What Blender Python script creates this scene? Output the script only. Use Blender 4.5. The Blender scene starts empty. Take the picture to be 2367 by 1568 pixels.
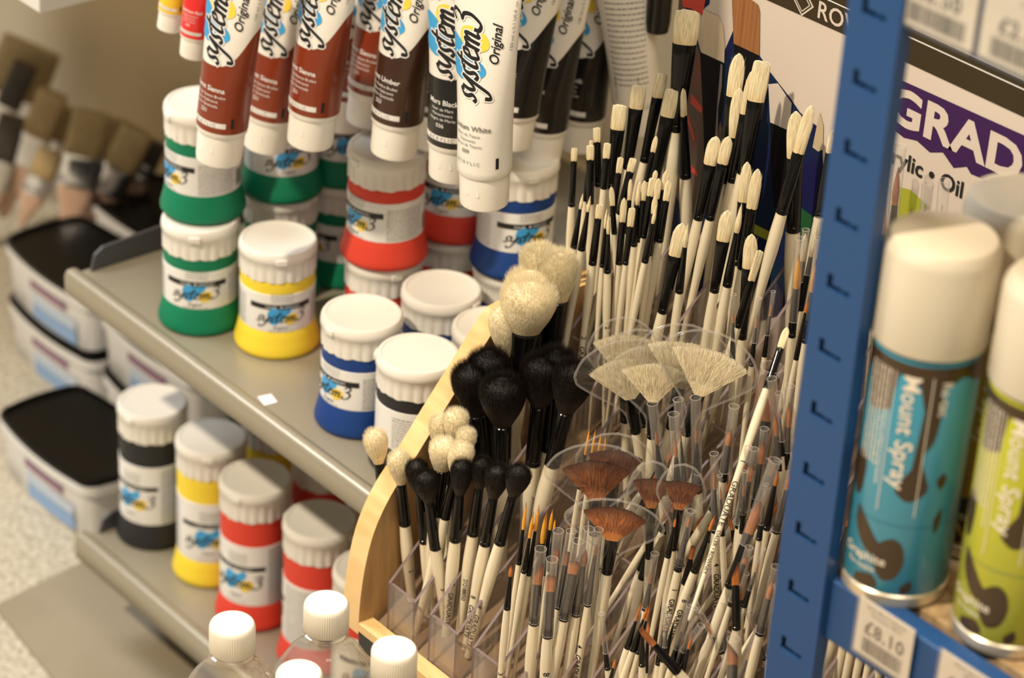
import bpy, bmesh, math, random
from mathutils import Vector, Matrix
random.seed(7)
# ------------------------------------------------------------------ camera, light, exposure
W, H, F = 2367, 1568, 6280.0
_a, _p, _r = math.radians(-41.7), math.radians(29.9), math.radians(3.56)
UX = (-math.sin(_a), -math.cos(_a)); VX = (math.cos(_a), -math.sin(_a))
def _to(x, y, z): return Vector((x*UX[0]+y*UX[1], x*VX[0]+y*VX[1], z))
FWD = _to(0, math.cos(_p), -math.sin(_p)); _r0 = _to(1, 0, 0); _u0 = _to(0, math.sin(_p), math.cos(_p))
RIGHT = math.cos(_r)*_r0 + math.sin(_r)*_u0
UP = -math.sin(_r)*_r0 + math.cos(_r)*_u0
CAM = Vector((0, 0, 1.47))
sc = bpy.context.scene; COL = sc.collection
cd = bpy.data.cameras.new('camera'); cam = bpy.data.objects.new('camera', cd); COL.objects.link(cam)
m = Matrix((RIGHT, UP, -FWD)).transposed().to_4x4(); m.translation = CAM; cam.matrix_world = m
cd.sensor_width = 36; cd.lens = F/W*36; cd.clip_start = .05; cd.clip_end = 50
cd.dof.use_dof = True; cd.dof.focus_distance = 1.74; cd.dof.aperture_fstop = 6.6
sc.camera = cam
sc.view_settings.view_transform = 'Standard'; sc.view_settings.look = 'None'
sc.view_settings.gamma = 1; sc.view_settings.use_curve_mapping = False
sc.view_settings.exposure = 0.0
sc.cycles.max_bounces = 9; sc.cycles.transparent_max_bounces = 30; sc.cycles.transmission_bounces = 12
sc.cycles.glossy_bounces = 4; sc.cycles.diffuse_bounces = 3
sc.cycles.caustics_reflective = False; sc.cycles.caustics_refractive = False
wd = bpy.data.worlds.new('shop_air'); sc.world = wd; wd.use_nodes = True
wd.node_tree.nodes['Background'].inputs[0].default_value = (1, .86, .68, 1)
wd.node_tree.nodes['Background'].inputs[1].default_value = .30
def area(name, loc, target, size, power, col, sy=None):
    l = bpy.data.lights.new(name, 'AREA'); l.energy = power; l.color = col; l.size = size
    if sy: l.shape = 'RECTANGLE'; l.size_y = sy
    o = bpy.data.objects.new(name, l); COL.objects.link(o); o.location = loc
    o.rotation_euler = (Vector(target)-Vector(loc)).to_track_quat('-Z', 'Y').to_euler(); return o
area('ceiling_spot', (-1.45, -1.02, 3.3), (-1.4, 1.0, .4), .12, 128, (1, .84, .62))
area('fill_softbox', (-.1, .5, 2.8), (-1.2, 1.0, .4), .7, 36, (1, .86, .66), 1.4)  # unseen softbox added overhead for fill and streaks on the ferrules
area('cool_fill_left', (-3.0, .3, 2.8), (-1.8, 1.1, .2), .9, 60, (.92, .95, 1), .9)  # added cool fill, stands in for window daylight from the left

# ray helpers: place things at real positions on known planes of the shop
def ray(x, y): return FWD + RIGHT*((x-W/2)/F) + UP*((H/2-y)/F)
def atz(x, y, z): d = ray(x, y); return CAM + d*((z-CAM.z)/d.z)
def atv(x, y, v): d = ray(x, y); return CAM + d*((v-CAM.y)/d.y)
def atd(x, y, t): return CAM + ray(x, y)*t
def tip_plane(x, y, off=0):
    d = ray(x, y); t = (.48+off+1.15*(CAM.y-.96)-CAM.z)/(d.z-1.15*d.y)
    P = CAM + d*t
    if P.y > 1.175: P = atv(x, y, 1.175)
    return P
def base_z(v): return .345 + .8*(min(v, 1.19)-.95)
HV = Vector((FWD.x, FWD.y, 0)).normalized()

# ------------------------------------------------------------------ materials
MATS = {}
def pm(name, col, rough=.5, metal=0, spec=.5, coat=0, sss=0, trans=0, ior=1.45, bump=None, noise=None, alpha=1):
    if name in MATS: return MATS[name]
    mt = bpy.data.materials.new(name); mt.use_nodes = True; nt = mt.node_tree; b = nt.nodes['Principled BSDF']
    b.inputs['Base Color'].default_value = (*col, 1); b.inputs['Roughness'].default_value = rough
    b.inputs['Metallic'].default_value = metal; b.inputs['Specular IOR Level'].default_value = spec
    b.inputs['Coat Weight'].default_value = coat; b.inputs['IOR'].default_value = ior
    b.inputs['Transmission Weight'].default_value = trans
    if sss: b.inputs['Subsurface Weight'].default_value = sss; b.inputs['Subsurface Scale'].default_value = .004
    N = nt.nodes.new; L = nt.links.new
    if noise or bump:
        tc = N('ShaderNodeTexCoord')
    if noise:       # (scale, second colour, stretch, contrast lo, hi)
        mp = N('ShaderNodeMapping'); mp.inputs['Scale'].default_value = noise[2]; L(tc.outputs['Object'], mp.inputs[0])
        nz = N('ShaderNodeTexNoise'); nz.inputs['Scale'].default_value = noise[0]; nz.inputs['Detail'].default_value = 5
        L(mp.outputs[0], nz.inputs[0]); rp = N('ShaderNodeValToRGB')
        rp.color_ramp.elements[0].position = noise[3]; rp.color_ramp.elements[1].position = noise[4]
        rp.color_ramp.elements[0].color = (*col, 1); rp.color_ramp.elements[1].color = (*noise[1], 1)
        L(nz.outputs[0], rp.inputs[0]); L(rp.outputs[0], b.inputs['Base Color'])
    if bump:        # (scale, strength, stretch)
        mp2 = N('ShaderNodeMapping'); mp2.inputs['Scale'].default_value = bump[2]; L(tc.outputs['Object'], mp2.inputs[0])
        n2 = N('ShaderNodeTexNoise'); n2.inputs['Scale'].default_value = bump[0]; L(mp2.outputs[0], n2.inputs[0])
        bp = N('ShaderNodeBump'); bp.inputs['Strength'].default_value = bump[1]; bp.inputs['Distance'].default_value = .002
        L(n2.outputs[0], bp.inputs['Height']); L(bp.outputs[0], b.inputs['Normal'])
    MATS[name] = mt; return mt
def clear(name, tint=(1, 1, 1), haze=.05, gl=.05, k=.42):
    if name in MATS: return MATS[name]
    mt = bpy.data.materials.new(name); mt.use_nodes = True; nt = mt.node_tree; nt.nodes.clear(); N = nt.nodes.new; L = nt.links.new
    o = N('ShaderNodeOutputMaterial'); tr = N('ShaderNodeBsdfTransparent'); tr.inputs[0].default_value = (*tint, 1)
    g = N('ShaderNodeBsdfGlossy'); g.inputs['Roughness'].default_value = gl; df = N('ShaderNodeBsdfDiffuse'); df.inputs[0].default_value = (.9, .88, .86, 1)
    lw = N('ShaderNodeLayerWeight'); lw.inputs[0].default_value = .22
    mth = N('ShaderNodeMath'); mth.operation = 'MULTIPLY_ADD'; mth.inputs[1].default_value = k; mth.inputs[2].default_value = .02
    L(lw.outputs['Facing'], mth.inputs[0])
    m1 = N('ShaderNodeMixShader'); m2 = N('ShaderNodeMixShader'); m1.inputs[0].default_value = haze
    L(tr.outputs[0], m1.inputs[1]); L(df.outputs[0], m1.inputs[2]); L(mth.outputs[0], m2.inputs[0])
    L(m1.outputs[0], m2.inputs[1]); L(g.outputs[0], m2.inputs[2]); L(m2.outputs[0], o.inputs[0])
    MATS[name] = mt; return mt
def hair_mat(name, base, mid, tip, p1=.35, p2=.8, stri=.5, rough=.6):
    """bristle colour runs along the hair (attribute t), fine striations across"""
    mt = bpy.data.materials.new(name); mt.use_nodes = True; nt = mt.node_tree; b = nt.nodes['Principled BSDF']; N = nt.nodes.new; L = nt.links.new
    at = N('ShaderNodeAttribute'); at.attribute_name = 't'; rp = N('ShaderNodeValToRGB'); cr = rp.color_ramp
    cr.elements[0].color = (*base, 1); cr.elements[0].position = .0; cr.elements[1].color = (*tip, 1); cr.elements[1].position = 1
    for p, c in ((p1, mid), (p2, mid)): e = cr.elements.new(p); e.color = (*c, 1)
    L(at.outputs['Fac'], rp.inputs[0])
    tc = N('ShaderNodeTexCoord'); mp = N('ShaderNodeMapping'); mp.inputs['Scale'].default_value = (1, 1, .03); L(tc.outputs['Object'], mp.inputs[0])
    nz = N('ShaderNodeTexNoise'); nz.inputs['Scale'].default_value = 1500; nz.inputs['Detail'].default_value = 3; L(mp.outputs[0], nz.inputs[0])
    r2 = N('ShaderNodeMapRange'); r2.inputs[1].default_value = .3; r2.inputs[2].default_value = .7; r2.inputs[3].default_value = 1-stri; r2.inputs[4].default_value = 1.1
    L(nz.outputs[0], r2.inputs[0]); mx = N('ShaderNodeVectorMath'); mx.operation = 'SCALE'; L(rp.outputs[0], mx.inputs[0]); L(r2.outputs[0], mx.inputs['Scale'])
    L(mx.outputs[0], b.inputs['Base Color']); b.inputs['Roughness'].default_value = rough
    bp = N('ShaderNodeBump'); bp.inputs['Strength'].default_value = .6; bp.inputs['Distance'].default_value = .0008
    L(nz.outputs[0], bp.inputs['Height']); L(bp.outputs[0], b.inputs['Normal'])
    MATS[name] = mt; return mt
cream = pm('cream_lacquer', (.80, .715, .54), .22, coat=.4)
black = pm('black_ferrule', (.004, .004, .004), .14, spec=.4)
ink = pm('black_ink', (.012, .012, .014), .5)
inkg = pm('grey_ink', (.22, .21, .20), .6)
cyan = pm('cyan_ink', (.05, .36, .76), .4); yelo = pm('yellow_ink', (.90, .66, .08), .4)
paper = pm('label_white', (.80, .80, .80), .35)
lidm = pm('white_lid_plastic', (.78, .76, .715), .38, sss=.15)
capm = pm('white_cap_plastic', (.87, .85, .80), .3, sss=.2)
POTC = dict(green=(.004, .19, .095), yellow=(.86, .66, .05), red=(.68, .058, .034), blue=(.010, .048, .22), black=(.022, .022, .024))
for k, c in POTC.items(): pm(k+'_paint', c, .5, spec=.35)
hog = hair_mat('hog_bristle', (.80, .64, .36), (.88, .76, .50), (.90, .82, .60), stri=.35)
goat = hair_mat('goat_hair', (.88, .72, .44), (.92, .80, .55), (.92, .83, .62), stri=.25)
goatfur = hair_mat('goat_hair_tips', (.88, .76, .50), (.92, .83, .60), (.93, .85, .65), stri=.1)
pony = hair_mat('black_pony_hair', (.02, .01, .006), (.007, .005, .004), (.005, .004, .004), stri=.3, rough=.5)
ponyfur = hair_mat('black_pony_tips', (.03, .014, .008), (.012, .007, .005), (.008, .006, .006), stri=.3, rough=.35)
synth = hair_mat('orange_synthetic', (.72, .27, .06), (.62, .19, .04), (.10, .03, .012), .3, .62, .35, .4)
gold = hair_mat('golden_synthetic', (.90, .42, .04), (.90, .42, .04), (.12, .02, .008), .3, .72, .2, .4)
brown = hair_mat('brown_synthetic', (.52, .20, .07), (.38, .12, .04), (.10, .035, .02), .3, .7, .4, .4)
sleeve = clear('clear_sleeve', (.99, .99, .99), .045)
pouchm = clear('clear_pouch', (.996, .996, .992), .012, .10)
acryl = clear('acrylic_sheet', (.93, .91, .90), .03)
acrylic_edge = pm('acrylic_cut_edge', (.20, .15, .15), .25)
steel = pm('shelf_steel', (.34, .305, .235), .30, metal=.35, bump=(900, .08, (1, 1, 1)))
bluem = pm('blue_powder_coat', (.016, .066, .20), .42, spec=.4, bump=(700, .15, (1, 1, 1)))
dark = pm('dark_hole', (.004, .012, .05), .8)
ply = pm('plywood', (.78, .56, .28), .45, noise=(6, (.66, .42, .17), (3, 30, 3), .35, .7))
plydark = pm('plywood_face', (.48, .30, .13), .5, noise=(6, (.38, .22, .09), (3, 30, 3), .35, .7))
metal = pm('bright_ferrule_metal', (.75, .75, .78), .22, metal=1)

# ------------------------------------------------------------------ mesh builder
class MB:
    def __init__(s): s.v = []; s.f = []; s.m = []; s.t = []; s.mats = []
    def mi(s, mt):
        if mt not in s.mats: s.mats.append(mt)
        return s.mats.index(mt)
    def add(s, vs, fs, mt, t=None):
        b = len(s.v); i = s.mi(mt); s.v += [tuple(x) for x in vs]
        s.t += t if t else [0]*len(vs)
        for f in fs: s.f.append([b+k for k in f]); s.m.append(i)
    def box(s, a, b, mt):
        (x0, y0, z0), (x1, y1, z1) = a, b
        vs = [(x, y, z) for x in (x0, x1) for y in (y0, y1) for z in (z0, z1)]
        s.add(vs, [(0, 1, 3, 2), (4, 6, 7, 5), (0, 4, 5, 1), (2, 3, 7, 6), (0, 2, 6, 4), (1, 5, 7, 3)], mt)
    def rings(s, R, mt, cap0=True, cap1=True, t=None):
        n = len(R[0]); vs = [p for r in R for p in r]; fs = []
        for i in range(len(R)-1):
            for j in range(n): fs.append((i*n+j, i*n+(j+1) % n, (i+1)*n+(j+1) % n, (i+1)*n+j))
        if cap0: fs.append(tuple(range(n-1, -1, -1)))
        if cap1: fs.append(tuple((len(R)-1)*n+j for j in range(n)))
        s.add(vs, fs, mt, [x for x in t for _ in range(n)] if t else None)
    def lathe(s, prof, mt, n=32, mod=None, cx=0, cy=0, cap0=True, cap1=True, ry=None):
        R = []
        for k, (r, z) in enumerate(prof):
            row = []
            for j in range(n):
                a = 2*math.pi*j/n; rr = r*(mod(a, z) if mod else 1)
                row.append((cx+rr*math.cos(a), cy+rr*math.sin(a)*(ry[k] if ry else 1), z))
            R.append(row)
        s.rings(R, mt, cap0, cap1)
    def prism(s, poly, fn, d0, d1, mt, mte=None):
        """extrude a 2D polygon; fn(a,b,d)->3D"""
        n = len(poly); vs = [fn(a, b, d0) for a, b in poly]+[fn(a, b, d1) for a, b in poly]
        s.add(vs, [tuple(range(n-1, -1, -1)), tuple(range(n, 2*n))], mt)
        s.add(vs, [(i, (i+1) % n, n+(i+1) % n, n+i) for i in range(n)], mte or mt)
    def build(s, name, parent=None, smooth=True, loc=None, bevel=0, auto=35):
        me = bpy.data.meshes.new(name); me.from_pydata(s.v, [], s.f)
        for mt in s.mats: me.materials.append(mt)
        me.polygons.foreach_set('material_index', s.m)
        if any(s.t):
            a = me.attributes.new('t', 'FLOAT', 'POINT'); a.data.foreach_set('value', s.t)
        me.validate(); me.update()
        if smooth:
            me.polygons.foreach_set('use_smooth', [True]*len(me.polygons))
            try: me.set_sharp_from_angle(angle=math.radians(auto))
            except Exception: pass
        o = bpy.data.objects.new(name, me); COL.objects.link(o)
        if parent: o.parent = parent
        if loc is not None: o.location = loc
        if bevel:
            bv = o.modifiers.new('bevel', 'BEVEL'); bv.width = bevel; bv.segments = 2; bv.limit_method = 'ANGLE'
        return o
def tag(o, label=None, cat=None, group=None, kind=None):
    if label: o['label'] = label
    if cat: o['category'] = cat
    if group: o['group'] = group
    if kind: o['kind'] = kind
    return o
def empty(name, loc=(0, 0, 0), rz=0, mat=None):
    o = bpy.data.objects.new(name, None); COL.objects.link(o); o.empty_display_size = .02
    if mat is not None: o.matrix_world = mat
    else: o.location = loc; o.rotation_euler = (0, 0, rz)
    return o
def copy_tree(o, parent=None):
    c = o.copy(); COL.objects.link(c); c.parent = parent
    for ch in list(o.children): copy_tree(ch, c)
    return c

# ------------------------------------------------------------------ lettering
_tc = {}
def text2d(s, size, bold=0, shear=0, align='CENTER', space=1):
    key = (s, bold, shear, align, space)
    if key not in _tc:
        c = bpy.data.curves.new('lettering', 'FONT'); c.body = s; c.size = 1; c.offset = bold; c.shear = shear
        c.align_x = align; c.fill_mode = 'FRONT'; c.resolution_u = 3; c.space_character = space
        o = bpy.data.objects.new('lettering', c); me = bpy.data.meshes.new_from_object(o); bm = bmesh.new(); bm.from_mesh(me)
        for _ in range(3):
            ed = [e for e in bm.edges if e.calc_length() > .16]
            if not ed: break
            bmesh.ops.subdivide_edges(bm, edges=ed, cuts=1, use_grid_fill=False); bmesh.ops.triangulate(bm, faces=bm.faces[:])
        bm.to_mesh(me); bm.free()
        _tc[key] = ([(v.co.x, v.co.y) for v in me.vertices], [tuple(p.vertices) for p in me.polygons])
        bpy.data.objects.remove(o); bpy.data.curves.remove(c); bpy.data.meshes.remove(me)
    vs, fs = _tc[key]; return [(x*size, y*size) for x, y in vs], fs
def catmull(P, n=7):
    out = []; P = [P[0]]+list(P)+[P[-1]]
    for i in range(1, len(P)-2):
        p0, p1, p2, p3 = P[i-1:i+3]
        for k in range(n):
            t = k/n
            out.append(tuple(.5*((2*b)+(-a+c)*t+(2*a-5*b+4*c-d)*t*t+(-a+3*b-3*c+d)*t**3) for a, b, c, d in zip(p0, p1, p2, p3)))
    out.append(P[-2]); return out
SCRIPT = [[(0, .1), (.25, -.03), (.45, .2), (.28, .5), (.25, .8), (.5, 1.05), (.65, .85)],
          [(.8, 1.0), (.75, .4), (.95, .12), (1.25, .5), (1.5, 1.05)], [(1.5, 1.05), (1.32, .2), (.95, -.75), (.6, -.95), (.5, -.6)],
          [(1.5, .1), (1.8, -.03), (1.95, .2), (1.8, .5), (1.8, .8), (2.0, 1.0), (2.15, .85)],
          [(2.55, 1.75), (2.35, .6), (2.4, .05), (2.75, .2)], [(2.1, 1.1), (2.9, 1.25)],
          [(2.9, .5), (3.25, .7), (3.25, 1.0), (3.0, .95), (2.88, .4), (3.05, .02), (3.5, .25)],
          [(3.55, .95), (3.6, .5), (3.55, 0)], [(3.58, .5), (3.85, .95), (4.0, .8), (3.95, 0)], [(3.97, .5), (4.25, .95), (4.4, .75), (4.38, .1), (4.65, .2)],
          [(4.8, 1.75), (5.15, 2.1), (5.5, 1.9), (5.4, 1.45), (5.1, 1.25), (5.5, 1.1), (5.65, .6), (5.3, .05), (4.85, .1), (4.8, .4)]]
def ribbon(P, w, shear=.22, grow=0, n=6):
    C = catmull(P, n); C = [(x+shear*y, y) for x, y in C]; vs = []; fs = []
    for i, (x, y) in enumerate(C):
        a = C[max(i-1, 0)]; b = C[min(i+1, len(C)-1)]; dx, dy = b[0]-a[0], b[1]-a[1]; l = math.hypot(dx, dy) or 1
        th = math.atan2(dy, dx); ww = w*(.5+.6*abs(math.sin(th-math.radians(25))))/2+grow
        if grow and i in (0, len(C)-1): x += (grow if i else -grow)*dx/l; y += (grow if i else -grow)*dy/l
        vs += [(x-dy/l*ww, y+dx/l*ww), (x+dy/l*ww, y-dx/l*ww)]
        if i: fs.append((2*i-2, 2*i-1, 2*i+1, 2*i))
    return vs, fs
BLUEB = [(-.1, 1.0), (.2, 1.9), (.75, 2.3), (1.3, 1.95), (1.9, 2.0), (2.3, 2.45), (2.75, 2.2), (2.7, 1.5), (2.2, .7), (1.6, .2), (1.2, -.5), (.6, -.75), (.1, -.2)]
YELB = [(2.0, -.1), (2.1, .9), (2.7, 1.35), (3.35, 1.2), (3.6, .6), (3.3, -.15), (2.8, -.5), (2.3, -.5)]
def blob(P, n=5):
    C = catmull(list(P)+[P[0]], n)[:-1]; cx = sum(p[0] for p in C)/len(C); cy = sum(p[1] for p in C)/len(C)
    vs = [(cx, cy)]; fs = []; N = len(C)
    for k in (.5, 1): vs += [(cx+(x-cx)*k, cy+(y-cy)*k) for x, y in C]
    for i in range(N): j = (i+1) % N; fs += [(0, 1+i, 1+j), (1+i, 1+N+i, 1+N+j, 1+j)]
    return vs, fs
def put(mb, shape, fn, mt, off, sx=1, ox=0, oy=0):
    vs, fs = shape; mb.add([fn(x*sx+ox, y*sx+oy, off) for x, y in vs], fs, mt)
def rect(x0, y0, x1, y1, nx=1):
    vs = []; fs = []
    for i in range(nx+1): x = x0+(x1-x0)*i/nx; vs += [(x, y0), (x, y1)]
    for i in range(nx): fs.append((2*i, 2*i+2, 2*i+3, 2*i+1))
    return vs, fs
def lines(mb, fn, mt, off, x0, x1, ys, h, seed=0, vert=False):
    rd = random.Random(seed)
    for y in ys:
        x = x0
        while x < x1-.0006:
            w = min(rd.uniform(.0008, .0032), x1-x); put(mb, rect(x, y, x+w, y+h*rd.uniform(.7, 1)), fn, mt, off); x += w+.0006
        
def logo(mb, fn, s, ox, oy, off, outline=False):
    """blue and yellow paint marks under the black script wordmark"""
    put(mb, blob(BLUEB), fn, cyan, off, s, ox+1.45*s, oy+.25*s); put(mb, blob(YELB), fn, yelo, off+.00006, s, ox+1.45*s, oy)
    for st in SCRIPT:
        if outline: put(mb, ribbon(st, .28, grow=.085), fn, paper, off+.00012, s, ox, oy)
    for st in SCRIPT: put(mb, ribbon(st, .26 if outline else .215), fn, ink, off+.0002, s, ox, oy)

# ------------------------------------------------------------------ paint pots
def pot_proto(name, col, h, big=False):
    root = empty(name); pc = MATS[col+'_paint']
    lz = h-(.0268 if big else .0240); l0, l1 = (.024, h-.050) if big else (.0225, .0570)
    le = .0053 if big else .0025
    b = MB(); rL = .0292
    prof = [(.0295, 0), (.0325, .0007), (.0337, .0028), (.0337, .0050), (.0326, .0100), (.0310, .0160), (.0300, l0-.0005), (rL, l0+.001), (rL, l1), (.0290, l1+.002), (.0292, lz-.006 if big else l1+.005), (.0282, lz+.003), (.026, lz+.006)]
    b.lathe(prof, pc, 56, cap1=False); b.build('body', root)
    # label wrapped round the waist
    lb = MB(); rr = rL+.00035
    lb.lathe([(rL, l0+.0008), (rr, l0+.001), (rr, l1-.0012), (rL, l1-.001)], paper, 72, cap0=False, cap1=False); lab = lb.build('label', root)
    fn = lambda x, y, o: (-(rr+o)*math.sin(x/rr), (rr+o)*math.cos(x/rr), y)
    pr = MB(); lc = l0+.002; hh = l1-l0
    by = l0+hh*(.60 if not big else .585); bh = .0046
    put(pr, rect(-.0255, by, .0255, by+bh, 24), fn, ink, .00012)
    put(pr, text2d('DALER', .0029, .0), fn, paper, .0003, 1, -.0078, by+.0013)
    put(pr, text2d('ROWNEY', .0029, .0), fn, paper, .0003, 1, .0088, by+.0013)
    put(pr, ([(0, 1), (-1, 0), (0, -1), (1, 0)], [(0, 1, 2, 3)]), fn, paper, .0003, .0011, 0, by+bh/2)
    s = .0066 if not big else .0077
    fl = lambda x, y, o: fn(x, l0+hh*.29+(y-l0-hh*.235)*.76 if not big else l0+hh*.30+(y-l0-hh*.255)*.8, o)
    logo(pr, fl, s, -3.0*s, l0+hh*.235 if not big else l0+hh*.255, .00015)
    put(pr, text2d('Original', .0036, .0, .4), fn, ink, .0003, 1, -.001, l0+hh*.115 if not big else l0+hh*.15)
    put(pr, text2d('ACRYLIC', .003, 0, 0, 'CENTER', 1.7), fn, inkg, .0003, 1, 0, l0+hh*.035 if not big else l0+hh*.06)
    ytop = [by+bh+.0022+i*.0022 for i in range(4 if not big else 5)]
    lines(pr, fn, inkg, .0002, -.008, .010, ytop, .0007, 3)
    n = int((hh-.006)/.0022)
    lines(pr, fn, inkg, .0002, .028, .058, [l0+.003+i*.0022 for i in range(n)], .0008, 5)
    lines(pr, fn, inkg, .0002, -.058, -.031, [l0+.003+i*.0022 for i in range(n)], .0008, 9)
    for i in range(14): put(pr, rect(.062+i*.0013, l0+.004, .062+i*.0013+random.choice((.0004, .0008)), l0+.018), fn, ink, .0002)
    pr.build('printed_marking', lab, smooth=False)
    # ridged lid
    ld = MB()
    def scal(a, z):
        k = max(0, min(1, (lz+le+.0125-z)/.004)); return 1+k*(.042*abs(math.cos(12*a))**.7-.046)
    P = [(.0292, lz-.0002), (.0300, lz+.0004), (.0300, lz+.004), (.0300, lz+.009)]+[(q, z+lz+le) for q, z in ((.0299, .0125), (.0306, .0135), (.0306, .0165), (.0301, .0195), (.0290, .0212), (.0268, .0213), (.0264, .0206), (.0258, .0204))]
    def low(a, z): return scal(a, z)
    R = []
    for r, z in P:
        row = []
        for j in range(132):
            a = 2*math.pi*j/132; q = r*low(a, z); zz = z - (.0013*abs(math.sin(5.5*a)) if z < lz+.001 else 0)
            row.append((q*math.cos(a), q*math.sin(a), zz))
        R.append(row)
    ld.rings(R, lidm, False, True); lo = ld.build('lid', root)
    lg = MB(); lg.box((-.0045, .0296, lz+le+.0125), (.0045, .0318, lz+le+.0178), lidm)
    l2 = MB(); l2.box((-.0045, -.0318, lz+le+.0125), (.0045, -.0296, lz+le+.0178), lidm); l2.build('lid_tab', lo, bevel=.0008)
    lg.build('lid_tab', lo, bevel=.0008)
    return root
ZU, ZL = .395, .105
POTS = {}
def pot(col, px, py, zc, rot, label, big=False, group=None, zrel=None):
    """px,py = photo position of a point on the pot's axis at height zc above floor"""
    P = atz(px, py, zc); h = .135 if big else .091
    key = (col, big)
    first = key not in POTS
    if first: POTS[key] = pot_proto('paint_bottle' if big else 'paint_pot', col, h, big)
    o = POTS[key] if first else copy_tree(POTS[key])
    phi = math.atan2(-P.y, -P.x)+math.radians(rot); base = zrel if zrel is not None else zc
    o.location = (P.x, P.y, base); o.rotation_euler = (0, 0, phi-math.pi/2)
    tag(o, label, 'paint bottle' if big else 'paint pot', group); return o
G = 'small acrylic paint pots on the upper shelf'
pot('green', 464, 733, ZU, -8, 'green acrylic paint pot standing on the shelf, bottom of the leftmost stack', group=G)
pot('green', 470, 478, ZU+.091, -62, 'green acrylic paint pot on top of the leftmost stack, behind the leftmost rust brown tube', group=G)
pot('green', 650, 432, ZU+.091, 12, 'upper green paint pot of the stack behind the yellow pot', group=G)
pot('green', 650, 432, ZU+.091, 40, 'lower green paint pot of the stack behind the yellow pot, mostly hidden', group=G, zrel=ZU)
pot('green', 792, 398, ZU+.091, 10, 'upper green paint pot of the shaded stack left of the red stack', group=G)
pot('green', 792, 398, ZU+.091, -55, 'lower green paint pot of the shaded stack left of the red stack', group=G, zrel=ZU)
pot('yellow', 643, 549, ZU+.091, 6, 'yellow acrylic paint pot standing alone on the upper shelf', group=G, zrel=ZU)
pot('red', 888, 583, ZU+.091, -52, 'red acrylic paint pot on top of the front red stack, under the dark brown tube', group=G)
pot('red', 888, 583, ZU+.091, 20, 'red acrylic paint pot at the bottom of the front red stack, behind the blue pots', group=G, zrel=ZU)
pot('red', 1050, 524, ZU+.091, -20, 'upper red paint pot in the shade behind the black and white tubes', group=G)
pot('red', 1050, 524, ZU+.091, 90, 'lower red paint pot in the shade behind the blue pots', group=G, zrel=ZU)
pot('blue', 1186, 606, ZU+.091, 22, 'blue acrylic paint pot on top of the stack beside the white mop brushes', group=G)
pot('blue', 1186, 606, ZU+.091, 70, 'blue acrylic paint pot under another blue pot, mostly hidden by white mop brushes', group=G, zrel=ZU)
pot('blue', 837, 722, ZU+.091, -50, 'blue acrylic paint pot at the front of the upper shelf', group=G, zrel=ZU)
pot('blue', 1021, 665, ZU+.091, 60, 'blue acrylic paint pot with only its lid showing behind the front two pots', group=G, zrel=ZU)
pot('black', 967, 815, ZU+.091, 78, 'black acrylic paint pot nearest the wooden rack panel, its text side turned out', group=G, zrel=ZU)
pot('blue', 1140, 752, ZU+.091, 60, 'blue acrylic paint pot half hidden behind the wooden rack panel', group=G, zrel=ZU)
G = 'large acrylic paint bottles on the lower shelf'
pot('black', 352, 926, ZL+.135, -42, 'tall black acrylic paint bottle at the left end of the lower shelf', True, G, ZL)
pot('yellow', 488, 1008, ZL+.135, -4, 'tall yellow acrylic paint bottle at the front of the lower shelf', True, G, ZL)
pot('red', 591, 1103, ZL+.135, -32, 'tall red acrylic paint bottle with the logo facing out, right of the yellow bottle', True, G, ZL)
pot('red', 740, 1200, ZL+.135, -118, 'tall red acrylic paint bottle with its text side turned out, behind the clear bottles', True, G, ZL)
pot('red', 858, 1312, ZL+.135, 0, 'tall red acrylic paint bottle half hidden by the wooden rack panel', True, G, ZL)
pot('yellow', 640, 946, ZL+.135, 30, 'tall yellow paint bottle in the shade at the back of the lower shelf', True, G, ZL)
pot('red', 757, 1036, ZL+.135, 60, 'tall red paint bottle under the upper shelf edge, behind the front red ones', True, G, ZL)
pot('red', 885, 1120, ZL+.135, 60, 'tall red paint bottle at the dark back of the lower shelf by the rack', True, G, ZL)

# ------------------------------------------------------------------ setting
floor_m = pm('speckled_floor', (.46, .42, .34), .6)
nt = floor_m.node_tree; N = nt.nodes.new; L = nt.links.new; bs = nt.nodes['Principled BSDF']
tc = N('ShaderNodeTexCoord'); vo = N('ShaderNodeTexNoise'); vo.inputs['Scale'].default_value = 420; nz = N('ShaderNodeTexNoise'); nz.inputs['Scale'].default_value = 170; nz.inputs['Detail'].default_value = 6
L(tc.outputs['Object'], vo.inputs[0]); L(tc.outputs['Object'], nz.inputs[0])
r1 = N('ShaderNodeValToRGB'); r1.color_ramp.elements[0].position = .35; r1.color_ramp.elements[0].color = (.36, .32, .24, 1); r1.color_ramp.elements[1].position = .6; r1.color_ramp.elements[1].color = (.66, .61, .50, 1)
mx = N('ShaderNodeMix'); mx.data_type = 'RGBA'; mx.blend_type = 'MULTIPLY'; mx.inputs[0].default_value = .35
L(nz.outputs[0], r1.inputs[0]); L(r1.outputs[0], mx.inputs[6]); L(vo.outputs[0], mx.inputs[7]); L(mx.outputs[2], bs.inputs['Base Color'])
b = MB(); b.box((-5, -1, -.05), (1.5, 1.6, 0), floor_m); tag(b.build('floor', smooth=False), kind='structure')
wallm = pm('khaki_wall', (.62, .53, .37), .6, noise=(2.2, (.60, .45, .25), (1, 1, 1), .35, .65))
b = MB(); b.box((-5, 1.5, 0), (1.5, 1.56, 2.9), wallm); tag(b.build('wall_back', smooth=False), kind='structure')
b = MB(); matm = pm('grey_base_plate', (.29, .25, .185), .55, noise=(9, (.25, .21, .15), (1, 1, 1), .35, .7))
b.prism([(-1.800, .995), (-.95, .90), (-.95, 1.45), (-1.86, 1.45)], lambda a, c, d: (a, c, d), 0, .004, matm)
tag(b.build('base_plate', bevel=.001), 'grey flat base plate lying on the speckled floor in front of the shelving', 'base plate')

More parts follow.
